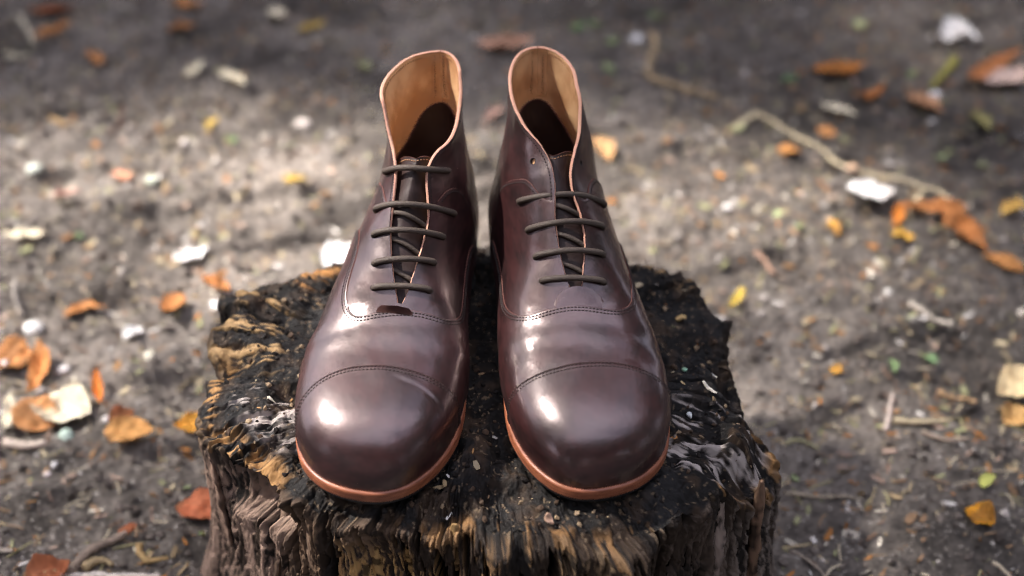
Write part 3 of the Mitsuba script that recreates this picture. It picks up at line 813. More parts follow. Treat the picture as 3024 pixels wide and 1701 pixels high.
def clear(x, y):
    """True where a point lies on the open ground, not under the stump."""
    return not (((x - STUMP_C[0]) / .245) ** 2 + ((y - STUMP_C[1]) / .19) ** 2 < 1 or STUMP_POLY.buffer(.012).contains(shapely.Point(x, y)))

# ------------------------------------------------------------------ litter: leaves, sticks, pebbles
def leaf_mesh(p0, p1, w, tint, curl, seed, n=26, m=13, thick=.0007):
    r = np.random.default_rng(seed)
    p0, p1 = np.array([*p0, 0.0]), np.array([*p1, 0.0])
    L = np.linalg.norm(p1 - p0); ax = (p1 - p0) / L; sd = np.array([-ax[1], ax[0], 0])
    k = np.linspace(0, 1, n)[:, None]; a = np.linspace(-1, 1, m)[None]
    fat = r.uniform(.7, 1.15)
    prof = np.sin(np.pi * np.clip(k, .004, .996) ** fat) ** r.uniform(.55, .85)
    edge = 1 + .22 * (meshkit.fbm(np.stack([k * 7 + a * 0, np.sign(a) * 3 + k * 0, k * 0 + a * 0 + seed], -1), 3, seed) - .5) * np.abs(a)
    lat = a * prof * w / 2 * edge
    fold, twist, bend = r.uniform(.10, .45), r.normal(0, .5), r.normal(0, .10)
    up = fold * np.abs(lat) + curl * L * .30 * (k - r.uniform(.3, .7)) ** 2 * 2 + curl * (np.abs(a) * prof) ** 2 * w * r.uniform(.15, .5)
    up = up + lat * twist * (k - .5) + (meshkit.fbm(np.stack([k * L * 110 + a * 0, lat * 110, k * 0 + a * 0 + seed * 3], -1), 3, seed + 1) - .5) * .012
    along = k * L
    lat = lat + bend * L * np.sin(np.pi * k)
    P = p0 + ax * along[..., None] + sd * lat[..., None]
    g = np.array([ground_z(*P[i, j, :2]) for i in (2, n // 2, n - 3) for j in (1, m - 2)]).max()
    P[..., 2] = g + .0015 + up - up.min()
    N = unit(np.cross(np.gradient(P, axis=0), np.gradient(P, axis=1)))
    N *= np.sign(N[..., 2].mean())
    V = np.vstack([(P + N * thick / 2).reshape(-1, 3), (P - N * thick / 2).reshape(-1, 3)])
    f = grid_faces(n, m); o = n * m
    ring = np.concatenate([np.arange(m), np.arange(2, n) * m - 1, np.arange(n * m - 1, n * m - m - 1, -1), np.arange(n - 2, 0, -1) * m])
    k2 = np.roll(ring, -1)
    F = np.vstack([f, f[:, ::-1] + o, np.stack([ring, ring + o, k2], 1), np.stack([k2, ring + o, k2 + o], 1)])
    mott = meshkit.fbm(np.stack([k * L * 160 + a * 0, lat * 160, k * 0 + a * 0 + seed], -1), 3, seed + 2)
    vein = np.exp(-(a / .09) ** 2) * .25 + .10 * np.abs(np.sin(k * 34 + np.abs(a) * 7)) ** 8
    c = np.asarray(tint) * (.55 + .85 * mott + vein)[..., None]
    brown = ss(.58, .72, meshkit.fbm(np.stack([k * L * 60 + a * 0, lat * 60, k * 0 + a * 0 + seed * 5], -1), 3, seed + 3))
    c = c * (1 - .6 * brown[..., None]) + np.array([.16, .075, .03]) * .6 * brown[..., None]
    C = np.clip(np.tile(c.reshape(-1, 3), (2, 1)), .01, .9)
    return V, F, C

def stick_mesh(pts, w, tint, seed):
    r = np.random.default_rng(seed)
    pts = np.array(pts, float)
    n = 14 * len(pts)
    if len(pts) == 2:
        pts = np.array([pts[0], pts.mean(0) + r.normal(0, .004, 2), pts[1]])
    tck, _ = splprep(pts.T, k=2 if len(pts) < 4 else 3, s=len(pts) * 4e-6)
    c = np.array(splev(np.linspace(0, 1, n), tck)).T
    if len(pts) > 7:                             # a stem with a sharp kink
        d = np.concatenate([[0], np.cumsum(np.linalg.norm(np.diff(pts, axis=0), axis=1))]); q = np.linspace(0, d[-1], n)
        c = gaussian_filter1d(np.column_stack([np.interp(q, d, pts[:, 0]), np.interp(q, d, pts[:, 1])]), 1.2, axis=0, mode='nearest')
    z = gaussian_filter1d(np.array([ground_z(*q) for q in c]), 5, mode='nearest')
    z = np.maximum(z, z.max() - .010) + w * .55 + r.uniform(0, .006) * np.linspace(0, 1, n)
    P = np.column_stack([c, z]) + (meshkit.fbm(np.column_stack([c * 90, z * 90 + seed]), 2, seed)[:, None] - .5) * w * .5
    k = np.linspace(0, 1, n)
    rad = w / 2 * (1 - .45 * k) * (.85 + .4 * meshkit.noise(np.column_stack([k * 18, k * 0 + seed, k * 0]), seed))
    V, F = tube(P, rad, 8)
    g = meshkit.fbm(V * np.array([260, 260, 500]), 3, seed)
    C = np.clip(np.asarray(tint) * (.5 + 1.0 * g[:, None]), .01, .9)
    return V, F, C

ICO = trimesh.creation.icosphere(2)
def pebble_mesh(p, size, tint, seed):
    r = np.random.default_rng(seed)
    v = np.array(ICO.vertices) * (1 + .35 * (meshkit.fbm(ICO.vertices * 1.3 + seed, 3, seed)[:, None] - .5)) * [1, r.uniform(.7, .95), r.uniform(.5, .75)]
    a = r.uniform(0, 6.28); R = np.array([[math.cos(a), -math.sin(a), 0], [math.sin(a), math.cos(a), 0], [0, 0, 1]])
    v = v @ R.T * size / 2
    v += [*p, ground_z(*p) + size * .16]
    C = np.clip(np.asarray(tint) * (.7 + .6 * meshkit.fbm(v * 160, 3, seed)[:, None]), .01, .9)
    return v, np.array(ICO.faces), C

LEAVES = [  # heel and tip of each leaf on the ground, width, colour, curl, what it looks like
 ((-0.689, 0.994), (-0.647, 1.037), 0.022, (0.5, 0.22, 0.075), 0.5, 'orange curled leaf beside pale straw in the far left corner'),
 ((-0.726, 1.084), (-0.657, 1.094), 0.03, (0.27, 0.085, 0.035), 0.3, 'dark rusty leaf at the top edge near the left corner'),
 ((-0.499, 1.097), (-0.453, 1.06), 0.022, (0.5, 0.22, 0.075), 0.4, 'orange leaf at the top edge left of the boots'),
 ((-0.499, 1.009), (-0.457, 1.014), 0.016, (0.5, 0.22, 0.075), 0.3, 'small orange leaf just under the top edge leaf left of the boots'),
 ((-0.602, 0.958), (-0.568, 0.917), 0.018, (0.5, 0.22, 0.075), 0.3, 'short orange leaf lying alone below the far left corner cluster'),
 ((-0.312, 1.007), (-0.273, 1.027), 0.015, (0.58, 0.4, 0.09), 0.3, 'yellow leaf near the top beside a pale cream petal'),
 ((-0.443, 0.872), (-0.427, 0.912), 0.014, (0.78, 0.7, 0.52), 0.3, 'pale tan oval leaf in the shaded ground upper left'),
 ((-0.398, 0.87), (-0.354, 0.836), 0.016, (0.78, 0.7, 0.52), 0.6, 'pale curled leaf right of the tan oval leaf upper left'),
 ((-0.39, 0.758), (-0.383, 0.789), 0.012, (0.58, 0.4, 0.09), 0.2, 'small yellow leaf standing near a pale ring of bark left of the boots'),
 ((-0.486, 0.654), (-0.457, 0.642), 0.016, (0.55, 0.28, 0.18), 0.3, 'small salmon leaf on bare soil left of the boots'),
 ((-0.27, 0.628), (-0.246, 0.639), 0.013, (0.58, 0.4, 0.09), 0.3, 'small yellow brown leaf near the heel of the left boot'),
 ((-0.543, 0.606), (-0.51, 0.62), 0.014, (0.55, 0.36, 0.29), 0.3, 'pinkish dry leaf near the left edge in front of a dark furrow'),
 ((-0.572, 0.532), (-0.524, 0.533), 0.018, (0.78, 0.7, 0.52), 0.2, 'long pale dry leaf at the left edge'),
 ((-0.465, 0.4), (-0.424, 0.412), 0.017, (0.5, 0.22, 0.075), 0.15, 'long flat orange leaf left of the stump'),
 ((-0.354, 0.385), (-0.339, 0.414), 0.023, (0.5, 0.22, 0.075), 0.3, 'rounded orange leaf with a pale stalk left of the stump'),
 ((-0.327, 0.44), (-0.294, 0.423), 0.018, (0.5, 0.22, 0.075), 1.0, 'bent orange and yellow leaf behind the left rim of the stump'),
 ((-0.511, 0.335), (-0.474, 0.329), 0.045, (0.5, 0.22, 0.075), 0.3, 'large orange leaf cut by the left edge of the photo'),
 ((-0.462, 0.283), (-0.47, 0.347), 0.02, (0.5, 0.22, 0.075), 0.5, 'upright narrow orange leaf beside the large one at the left edge'),
 ((-0.403, 0.31), (-0.387, 0.267), 0.01, (0.55, 0.17, 0.03), 0.8, 'thin curled orange leaf standing left of the stump'),
 ((-0.457, 0.272), (-0.393, 0.254), 0.045, (0.78, 0.7, 0.52), 0.5, 'large bleached cream leaf at the left'),
 ((-0.471, 0.265), (-0.423, 0.242), 0.04, (0.48, 0.23, 0.09), 0.6, 'folded orange brown leaf beside the bleached cream leaf'),
 ((-0.375, 0.247), (-0.351, 0.253), 0.018, (0.27, 0.085, 0.035), 0.5, 'dark red brown leaf behind the tan curled leaf at the left'),
 ((-0.372, 0.228), (-0.325, 0.226), 0.034, (0.52, 0.27, 0.09), 0.7, 'tan and orange curled leaf left of the stump base'),
 ((-0.311, 0.238), (-0.27, 0.234), 0.024, (0.58, 0.28, 0.04), 0.15, 'smooth ochre leaf touching the left side of the stump'),
 ((-0.286, 0.141), (-0.245, 0.136), 0.03, (0.52, 0.17, 0.08), 0.4, 'crinkled red orange leaf at the foot of the stump'),
 ((-0.389, 0.066), (-0.354, 0.076), 0.032, (0.36, 0.13, 0.06), 0.8, 'rust brown leaf at the bottom edge among twigs'),
 ((-0.332, 0.118), (-0.319, 0.13), 0.01, (0.27, 0.085, 0.035), 0.4, 'small dark red leaf scrap behind the grey twig lower left'),
 ((-0.052, 0.958), (0.032, 0.973), 0.04, (0.52, 0.3, 0.2), 0.3, 'pale orange pink leaf seen between the tops of the boots'),
 ((-0.037, 0.782), (-0.014, 0.823), 0.018, (0.55, 0.36, 0.29), 0.3, 'pinkish leaf low between the two boot collars'),
 ((0.1, 0.758), (0.122, 0.706), 0.026, (0.62, 0.38, 0.18), 0.4, 'cream and orange leaf right beside the right boot collar'),
 ((0.41, 0.898), (0.487, 0.903), 0.03, (0.52, 0.2, 0.04), 0.4, 'orange leaf with a yellow end in the upper right'),
 ((0.451, 0.817), (0.502, 0.859), 0.014, (0.48, 0.18, 0.05), 0.5, 'thin orange curled leaf below the orange and yellow one upper right'),
 ((0.411, 0.826), (0.451, 0.795), 0.018, (0.78, 0.7, 0.52), 0.4, 'pale oval leaf beside the thin orange curl upper right'),
 ((0.393, 0.768), (0.418, 0.76), 0.018, (0.56, 0.27, 0.1), 0.4, 'small light orange leaf above the long dead stem'),
 ((0.334, 0.72), (0.364, 0.711), 0.02, (0.52, 0.24, 0.07), 0.4, 'small orange leaf under the long dead stem'),
 ((0.525, 0.833), (0.564, 0.799), 0.032, (0.58, 0.32, 0.17), 0.6, 'orange pink rolled leaf below the white flower'),
 ((0.61, 0.843), (0.726, 0.967), 0.026, (0.34, 0.13, 0.045), 0.5, 'long red brown leaf at the right edge near the white flower'),
 ((0.632, 0.87), (0.708, 0.914), 0.036, (0.62, 0.47, 0.4), 0.3, 'pale pink leaf under the long red brown leaf at the right edge'),
 ((0.595, 0.795), (0.614, 0.758), 0.018, (0.34, 0.31, 0.12), 0.3, 'olive dry leaf in the upper right soil'),
 ((0.44, 0.574), (0.526, 0.577), 0.026, (0.5, 0.21, 0.07), 0.7, 'large curled orange leaf at the end of the long dead stem'),
 ((0.432, 0.541), (0.45, 0.584), 0.014, (0.5, 0.18, 0.03), 0.5, 'upright orange leaf tip left of the large curled orange leaf'),
 ((0.425, 0.527), (0.448, 0.519), 0.018, (0.6, 0.35, 0.06), 0.5, 'small yellow orange leaf in front of the large curled orange leaf'),
 ((0.362, 0.557), (0.366, 0.532), 0.012, (0.56, 0.3, 0.05), 0.2, 'tiny yellow orange leaf in the dark soil on the right'),
 ((0.488, 0.549), (0.524, 0.501), 0.034, (0.46, 0.18, 0.055), 0.7, 'broad orange brown leaf in the cluster at the right edge'),
 ((0.518, 0.496), (0.556, 0.47), 0.02, (0.48, 0.22, 0.07), 0.4, 'flat orange strip of leaf cut by the right edge'),
 ((0.561, 0.564), (0.597, 0.584), 0.022, (0.6, 0.38, 0.1), 0.4, 'cream and orange leaf at the right edge above the cluster'),
 ((0.467, 0.288), (0.518, 0.329), 0.04, (0.78, 0.62, 0.36), 0.5, 'bleached cream leaf with an orange tip at the right edge'),
 ((0.463, 0.254), (0.493, 0.272), 0.03, (0.5, 0.31, 0.12), 0.4, 'tan leaf below the bleached leaf at the right edge'),
 ((0.308, 0.303), (0.318, 0.314), 0.011, (0.6, 0.32, 0.06), 0.2, 'tiny amber leaf on the soil right of the stump'),
 ((0.384, 0.137), (0.407, 0.126), 0.026, (0.6, 0.27, 0.02), 0.2, 'bright orange leaf with dark flecks at the lower right'),
 ((0.406, 0.161), (0.422, 0.174), 0.01, (0.5, 0.52, 0.14), 0.2, 'yellow green scrap of leaf above the bright orange leaf lower right'),
 ((0.225, 0.401), (0.243, 0.43), 0.01, (0.6, 0.44, 0.08), 0.2, 'narrow yellow leaf just behind the right rim of the stump'),
 ((-0.353, 1.063), (-0.328, 1.022), 0.024, (0.78, 0.7, 0.52), 0.4, 'pale cream petal near the top left of the boots'),
 ((-0.376, 0.501), (-0.34, 0.517), 0.022, (0.88, 0.86, 0.83), 0.4, 'white crumpled petal on the ground left of the left boot'),
 ((-0.393, 0.363), (-0.376, 0.376), 0.016, (0.88, 0.86, 0.83), 1.0, 'white curled petal lying left of the stump'),
 ((-0.202, 0.47), (-0.169, 0.516), 0.04, (0.88, 0.86, 0.83), 0.3, 'white petal half hidden behind the left boot'),
 ((-0.313, 0.406), (-0.296, 0.41), 0.014, (0.88, 0.86, 0.83), 0.2, 'small white petal touching the rim of the stump'),
 ((0.397, 0.62), (0.452, 0.614), 0.036, (0.88, 0.86, 0.83), 0.5, 'white flower petal hanging from the long dead stem'),
 ((0.618, 0.979), (0.675, 0.997), 0.052, (0.88, 0.86, 0.83), 0.9, 'large white flower head in the upper right'),
 ((-0.479, 0.257), (-0.466, 0.26), 0.04, (0.78, 0.7, 0.52), 0.4, 'cream leaf cut by the left edge beside the folded brown leaf'),
]
STICKS = [  # the points a stick runs through, thickness, colour, what it looks like
 ([(-0.737, 1.073), (-0.691, 0.997)], 0.006, (0.78, 0.7, 0.52), 'pale straw stalk in the far left corner'),
 ([(-0.733, 0.987), (-0.697, 0.982)], 0.008, (0.78, 0.7, 0.52), 'pale flat stalk at the left edge below the straw'),
 ([(-0.518, 0.826), (-0.512, 0.777), (-0.516, 0.746)], 0.005, (0.2, 0.12, 0.09), 'thin dark brown twig in the upper left soil'),
 ([(-0.603, 0.792), (-0.564, 0.758)], 0.007, (0.45, 0.3, 0.15), 'short tan stick in the upper left soil'),
 ([(-0.527, 0.446), (-0.52, 0.42), (-0.507, 0.4)], 0.005, (0.4, 0.36, 0.32), 'pale curved stalk above the white pebble'),
 ([(-0.462, 0.221), (-0.421, 0.215)], 0.009, (0.6, 0.5, 0.42), 'thick pale stick at the left edge'),
 ([(-0.358, 0.074), (-0.351, 0.093), (-0.336, 0.107), (-0.323, 0.116)], 0.009, (0.27, 0.21, 0.165), 'grey twig standing diagonally in the lower left'),
 ([(-0.31, 0.107), (-0.28, 0.087)], 0.006, (0.4, 0.27, 0.12), 'thin tan twig lower left beside the grey one'),
 ([(-0.347, 0.079), (-0.326, 0.085)], 0.007, (0.42, 0.32, 0.18), 'short straw under the grey twig'),
 ([(-0.362, 0.071), (-0.327, 0.07), (-0.281, 0.066)], 0.009, (0.7, 0.62, 0.54), 'whitish stick along the bottom edge at the left'),
 ([(-0.392, 0.072), (-0.36, 0.081)], 0.008, (0.34, 0.2, 0.1), 'brown stick beside the rust leaf at the bottom left'),
 ([(-0.251, 0.095), (-0.236, 0.107)], 0.006, (0.4, 0.27, 0.13), 'tan twig leaning against the foot of the stump'),
 ([(-0.422, 0.105), (-0.409, 0.094)], 0.006, (0.42, 0.36, 0.3), 'grey stalk at the lower left edge'),
 ([(0.204, 1.022), (0.19, 0.914), (0.194, 0.874), (0.221, 0.864), (0.256, 0.847), (0.277, 0.842)], 0.01, (0.42, 0.31, 0.18), 'bent tan stem right of the right boot top'),
 ([(0.287, 0.768), (0.304, 0.785), (0.321, 0.799), (0.344, 0.777), (0.381, 0.734), (0.417, 0.677), (0.437, 0.658), (0.479, 0.636), (0.507, 0.62), (0.52, 0.587)], 0.0065, (0.58, 0.49, 0.33), 'long dead plant stem with a kink crossing the right side'),
 ([(0.617, 0.926), (0.591, 0.886), (0.562, 0.849)], 0.011, (0.36, 0.33, 0.07), 'olive flower stalk in the upper right'),
 ([(0.455, 0.568), (0.469, 0.592), (0.482, 0.608)], 0.009, (0.62, 0.52, 0.34), 'pale curved stalk in the leaf cluster at the right'),
 ([(0.502, 0.559), (0.522, 0.549), (0.528, 0.53)], 0.008, (0.4, 0.27, 0.13), 'tan curved stalk in the leaf cluster at the right'),
 ([(0.269, 0.503), (0.282, 0.463)], 0.006, (0.38, 0.24, 0.17), 'reddish twig on bare soil right of the boots'),
 ([(0.406, 0.395), (0.42, 0.382), (0.444, 0.37)], 0.007, (0.62, 0.55, 0.46), 'pale stick lying right of the stump'),
 ([(0.41, 0.289), (0.427, 0.285), (0.443, 0.284), (0.445, 0.279)], 0.006, (0.46, 0.3, 0.16), 'orange tan twig at the right above the dark one'),
 ([(0.445, 0.279), (0.427, 0.262), (0.41, 0.246)], 0.006, (0.03, 0.026, 0.024), 'dark twig joining two tan twigs at the right'),  # near-black piece between two tan twigs
 ([(0.356, 0.25), (0.382, 0.247), (0.409, 0.249)], 0.006, (0.48, 0.4, 0.26), 'thin straw twig meeting the dark twig'),
 ([(0.347, 0.24), (0.356, 0.265), (0.363, 0.283)], 0.005, (0.6, 0.5, 0.44), 'pale upright stalk at the left end of the straw twig'),
 ([(0.25, 0.221), (0.268, 0.228), (0.281, 0.22)], 0.004, (0.45, 0.42, 0.24), 'greenish stalk right behind the stump edge'),
 ([(0.24, 0.17), (0.272, 0.163), (0.302, 0.152)], 0.003, (0.45, 0.38, 0.28), 'thin grass stalk on the soil right of the stump'),
 ([(0.372, 0.224), (0.414, 0.221)], 0.004, (0.42, 0.33, 0.25), 'thin brown stalk in the right middle soil'),
 ([(0.222, 0.157), (0.226, 0.142), (0.226, 0.125)], 0.003, (0.26, 0.21, 0.17), 'fine dry stem curving beside the stump foot'),
 ([(0.231, 0.1), (0.242, 0.085), (0.253, 0.064)], 0.0028, (0.36, 0.3, 0.24), 'fine straight stem at the bottom right of the stump'),
 ([(0.393, 0.087), (0.4, 0.078), (0.401, 0.064)], 0.0035, (0.55, 0.46, 0.34), 'pale curved stalk at the bottom right corner'),
]
PEBBLES = [  # place, size, colour, what it looks like
 ((-0.27, 0.774), 0.0215, (0.74, 0.66, 0.6), 'rounded whitish pebble left of the left boot collar'),
 ((-0.411, 0.723), 0.0129, (0.66, 0.6, 0.58), 'small pale pebble in the lit soil left of the boots'),
 ((-0.58, 0.662), 0.0192, (0.62, 0.66, 0.58), 'pale greenish pebble near the left edge'),
 ((-0.432, 0.641), 0.0161, (0.56, 0.62, 0.5), 'grey green pebble in the left middle ground'),
 ((-0.494, 0.387), 0.0202, (0.88, 0.86, 0.83), 'white egg shaped pebble near the left edge'),
 ((-0.356, 0.327), 0.0155, (0.8, 0.76, 0.6), 'cream pebble between the white petal and the stump'),
 ((-0.44, 0.32), 0.0131, (0.62, 0.58, 0.58), 'dull grey white pebble right of the orange leaves at the left'),
 ((-0.41, 0.231), 0.0152, (0.48, 0.6, 0.52), 'blue green stone under the bleached cream leaf'),
 ((-0.498, 0.322), 0.0101, (0.8, 0.78, 0.78), 'white pebble on the large orange leaf at the left edge'),
 ((0.183, 1.015), 0.0231, (0.78, 0.76, 0.74), 'round white pebble near the top right of the boots'),
 ((-0.269, 0.198), 0.0141, (0.52, 0.42, 0.22), 'yellow tan stone beside the stump'),
 ((-0.379, 0.253), 0.0096, (0.66, 0.62, 0.6), 'greyish pebble beside the dark red brown leaf'),
 ((0.564, 0.836), 0.0201, (0.88, 0.86, 0.83), 'white pebble touching the orange pink rolled leaf'),
 ((0.547, 0.782), 0.0123, (0.55, 0.52, 0.48), 'pale pebble below the orange pink rolled leaf'),
 ((0.417, 0.673), 0.0164, (0.62, 0.42, 0.28), 'salmon seed pod on the joint of the long dead stem'),
 ((0.392, 0.421), 0.0116, (0.7, 0.67, 0.62), 'small whitish pebble right of the stump rim'),
 ((0.252, 0.592), 0.0111, (0.66, 0.64, 0.62), 'small pale pebble on the lit soil right of the boots'),
 ((-0.345, 0.231), 0.0036, (0.62, 0.6, 0.58), 'tiny pale stone on the tan curled leaf'),
 ((-0.405, 0.188), 0.0077, (0.64, 0.62, 0.62), 'tiny white pebble below the thick pale stick'),
 ((-0.41, 0.181), 0.0077, (0.66, 0.58, 0.56), 'tiny pinkish pebble beside the tiny white one at the left'),
]
SPECKS = [  # place and size of the green scraps
 ((-0.356, 0.734), 0.012), ((0.135, 0.914), 0.0176), ((0.291, 0.766), 0.0173), ((0.381, 0.89), 0.0163), ((0.553, 0.903), 0.0131), ((0.538, 0.706), 0.0118), ((0.588, 0.695), 0.0117), ((0.414, 0.333), 0.0125), ((0.367, 0.309), 0.0107), ((0.253, 0.187), 0.0063), ((0.232, 0.19), 0.0046), ((-0.263, 0.177), 0.0056), ((0.327, 0.549), 0.0099), ((0.311, 0.584), 0.0101), ((-0.21, 0.937), 0.0222), ((0.124, 1.047), 0.0176), ((0.1, 1.047), 0.0199), ((0.147, 0.997), 0.0183), ((-0.54, 0.508), 0.0105), ((-0.49, 0.538), 0.0089), ((-0.347, 0.074), 0.0045), ((-0.287, 0.175), 0.0049), ((0.508, 1.022), 0.0232), ((0.217, 1.071), 0.0201), ((-0.258, 0.113), 0.0053)]

for i, (a, b, w, tint, curl, text) in enumerate(LEAVES):
    v, f, c = leaf_mesh(a, b, w, tint, curl, 400 + i)
    if 'pebble' in text:
        v[:, 2] += .004
    kind = 'flower_head' if 'flower head' in text else 'petal' if 'petal' in text else 'dry_leaf'
    tag(add(kind, (v, f), 'painted', color=c), text, {'flower_head': 'flower', 'petal': 'petal', 'dry_leaf': 'leaf'}[kind])
for i, (pts, w, tint, text) in enumerate(STICKS):
    v, f, c = stick_mesh(pts, w, tint, 700 + i)
    kind = 'plant_stem' if 'stem' in text or 'stalk' in text else 'twig'
    tag(add(kind, (v, f), 'painted', color=c), text, {'plant_stem': 'stem', 'twig': 'twig'}[kind])
for i, (p, s, tint, text) in enumerate(PEBBLES):
    v, f, c = pebble_mesh(p, s, tint, 800 + i)
    if 'on the' in text and ('leaf' in text or 'joint' in text):
        v[:, 2] += .007
    kind = 'seed_pod' if 'seed' in text else 'pebble'
    tag(add(kind, (v, f), 'painted', color=c), text, {'seed_pod': 'seed', 'pebble': 'stone'}[kind])
GREEN_TEXT = ['pale green scrap in lit soil left of the left boot collar', 'green scrap just right of the right boot top', 'bright green scrap at the far end of the long dead stem',
 'dark green scrap between the bent tan stem and the orange leaves', 'green scrap below the dark upper right corner soil', 'green scrap in bare soil right of the long dead stem, nearer its middle',
 'green scrap in bare soil at the far right, beside another green one', 'lime green sliver in the dark soil right of the stump', 'lime green three-cornered scrap right of the stump', 'curled yellow green scrap close right of the stump',
 'tiny mint green scrap touching the right side of the stump', 'tiny lime scrap left of the stump near the crinkled leaf', 'green scrap in dark soil under the white hanging petal', 'green scrap beside a pale twig right of the boots',
 'yellow green patch of leaf near the top left of the left boot', 'olive scrap at the top right of the right boot', 'yellow green scrap at the top edge above the right boot', 'olive yellow scrap below the top edge right of the boots',
 'green scrap at the left edge above the long pale leaf', 'green scrap near the left edge in the middle soil', 'tiny green scrap at the bottom left among twigs', 'tiny green scrap in the lower left soil',
 'dark green blade at the top right', 'green scrap at the top edge by the bent tan stem', 'tiny bright green scrap near the foot of the stump at the left']
for i, (p, s) in enumerate(SPECKS):
    r = np.random.default_rng(900 + i)
    a = r.uniform(0, 3.14); d = np.array([math.cos(a), math.sin(a)]) * s * .7
    tint = [(.20, .30, .13), (.30, .36, .18), (.36, .38, .20), (.15, .25, .12)][i % 4]
    v, f, c = leaf_mesh(np.array(p) - d, np.array(p) + d, s * .8, tint, .3, 900 + i, 10, 7)
    tag(add('green_scrap', (v, f), 'painted', color=c), GREEN_TEXT[i], 'leaf scrap', 'green scraps on the soil')

def scatter(n, seed, make, near=None):
    """n small pieces on the open ground, joined."""
    r = np.random.default_rng(seed)
    Vs, Fs, Cs, at, done = [], [], [], 0, 0
    while done < n:
        y = r.uniform(-.08, 1.25) if near is None else r.uniform(*near)
        x = r.uniform(-.46 - .34 * max(y, 0), .46 + .34 * max(y, 0))
        if not clear(x, y):
            continue
        v, f, c = make(r, x, y)
        Vs.append(v); Fs.append(f + at); Cs.append(np.broadcast_to(c, v.shape)); at += len(v); done += 1
    V = np.vstack(Vs)
    return V, np.vstack(Fs), np.vstack(Cs)

ICO0 = trimesh.creation.icosphere(0); ICO1 = trimesh.creation.icosphere(1)
def turn(r):
    q = r.normal(size=4); q /= np.linalg.norm(q); w, x, y, z = q
    return np.array([[1 - 2 * (y * y + z * z), 2 * (x * y - z * w), 2 * (x * z + y * w)], [2 * (x * y + z * w), 1 - 2 * (x * x + z * z), 2 * (y * z - x * w)], [2 * (x * z - y * w), 2 * (y * z + x * w), 1 - 2 * (x * x + y * y)]])
def clod(r, x, y):
    s = .0012 + .0052 * r.random() ** 3
    b = ICO0
    v = np.array(b.vertices) * r.uniform(.6, 1.25, (len(b.vertices), 1)) * [1, r.uniform(.6, 1), r.uniform(.5, .9)]
    v = v @ turn(r).T * s + [x, y, ground_z_fast(x, y) + s * .3]
    t = r.random()
    c = np.array([.050, .041, .035]) * (1 - t) + np.array([.19, .16, .14]) * t
    if r.random() < .08:
        c = np.array([.52, .47, .43]) * r.uniform(.7, 1.2)
    return v, np.array(b.faces), c
def chip(r, x, y):
    """A flat scrap of leaf, straw or bark."""
    L = .002 + .013 * r.random() ** 2.5; W = L * r.uniform(.15, .6)
    k = np.linspace(-.5, .5, 4)
    top = np.array([[a * L, s * W / 2 * (1 - abs(a) * .8), L * .5 * a * a * r.uniform(-.6, 1.2)] for a in k for s in (-1, 1)])
    v = np.vstack([top, top - [0, 0, .0004]])
    f = grid_faces(4, 2); f = np.vstack([f[:, ::-1], f + 8])
    R = turn(r); R = R if r.random() < .25 else np.array([[math.cos(a := r.uniform(0, 6.28)), -math.sin(a), 0], [math.sin(a), math.cos(a), .25], [0, .1, 1]])
    v = v @ R.T + [x, y, ground_z_fast(x, y) + .0016]
    tints = [(.46, .34, .19), (.55, .46, .30), (.40, .22, .09), (.50, .22, .06), (.66, .60, .50), (.30, .19, .11), (.42, .42, .22), (.50, .36, .28), (.70, .66, .62)]
    return v, f, np.array(tints[r.integers(len(tints))]) * r.uniform(.6, 1.1)
def straw(r, x, y):
    L = .006 + .022 * r.random() ** 2; a = r.uniform(0, 6.28)
    d = np.array([math.cos(a), math.sin(a), r.normal(0, .12)])
    k = np.linspace(-.5, .5, 4)[:, None]
    s = np.array([-d[1], d[0], 0]) * r.normal(0, .25) * L
    p = np.array([x, y, ground_z_fast(x, y) + .0024]) + d * L * k + s * k ** 2
    v, f = tube(p, r.uniform(.0004, .0011), 4, cap=False)
    tints = [(.50, .40, .24), (.60, .52, .38), (.34, .23, .14), (.42, .38, .20), (.24, .15, .10)]
    return v, f, np.array(tints[r.integers(len(tints))])
from scipy.interpolate import RegularGridInterpolator
_sel = slice(None, None, 2)
_gz = RegularGridInterpolator((gx[_sel], gy[_sel]), Zg[_sel, _sel], bounds_error=False, fill_value=-.01)
_cache_x, _cache_y = gx, gy
def ground_z_fast(x, y):
    return Zg[min(np.searchsorted(gx, x), len(gx) - 1), min(np.searchsorted(gy, y), len(gy) - 1)]

for name, n, seed, make in (('soil_crumbs', 9000, 31, clod), ('litter_scraps', 7500, 37, chip), ('straw_litter', 2000, 41, straw)):
    v, f, c = scatter(n, seed, make)
    add(name, (v, f), 'painted', color=c, smooth=False)
tag('soil_crumbs', 'dark loose crumbs of soil strewn all over the ground', 'soil', kind='stuff')
tag('litter_scraps', 'tiny torn scraps of dry leaf and bark strewn over the soil', 'leaf litter', kind='stuff')
tag('straw_litter', 'fine bits of straw strewn over the soil', 'straw', kind='stuff')

# crumbs and chips lying on the stump
def on_top(n, seed, make):
    r = np.random.default_rng(seed)
    Vs, Fs, Cs, at = [], [], [], 0
    for _ in range(n):
        t = r.uniform(-np.pi, np.pi); s = math.sqrt(r.random()) * .96
        x, y = STUMP_C + s * float(stump_radius(np.array([t]))[0]) * np.array([math.cos(t), math.sin(t)])
        v, f, c = make(r, 0, 0)
        v = v - [0, 0, ground_z_fast(0, 0)] + [x, y, stump_z(x, y) - .0008]
        Vs.append(v); Fs.append(f + at); Cs.append(np.broadcast_to(c, v.shape)); at += len(v)
    return np.vstack(Vs), np.vstack(Fs), np.vstack(Cs)
def char_crumb(r, x, y):
    v, f, c = clod(r, x, y)
    t = r.random(); m = v.mean(0); v = m + (v - m) * .5
    return v, f, np.array([.016, .013, .012]) if t < .6 else np.array([.065, .042, .028]) if t < .9 else np.array([.26, .19, .12])
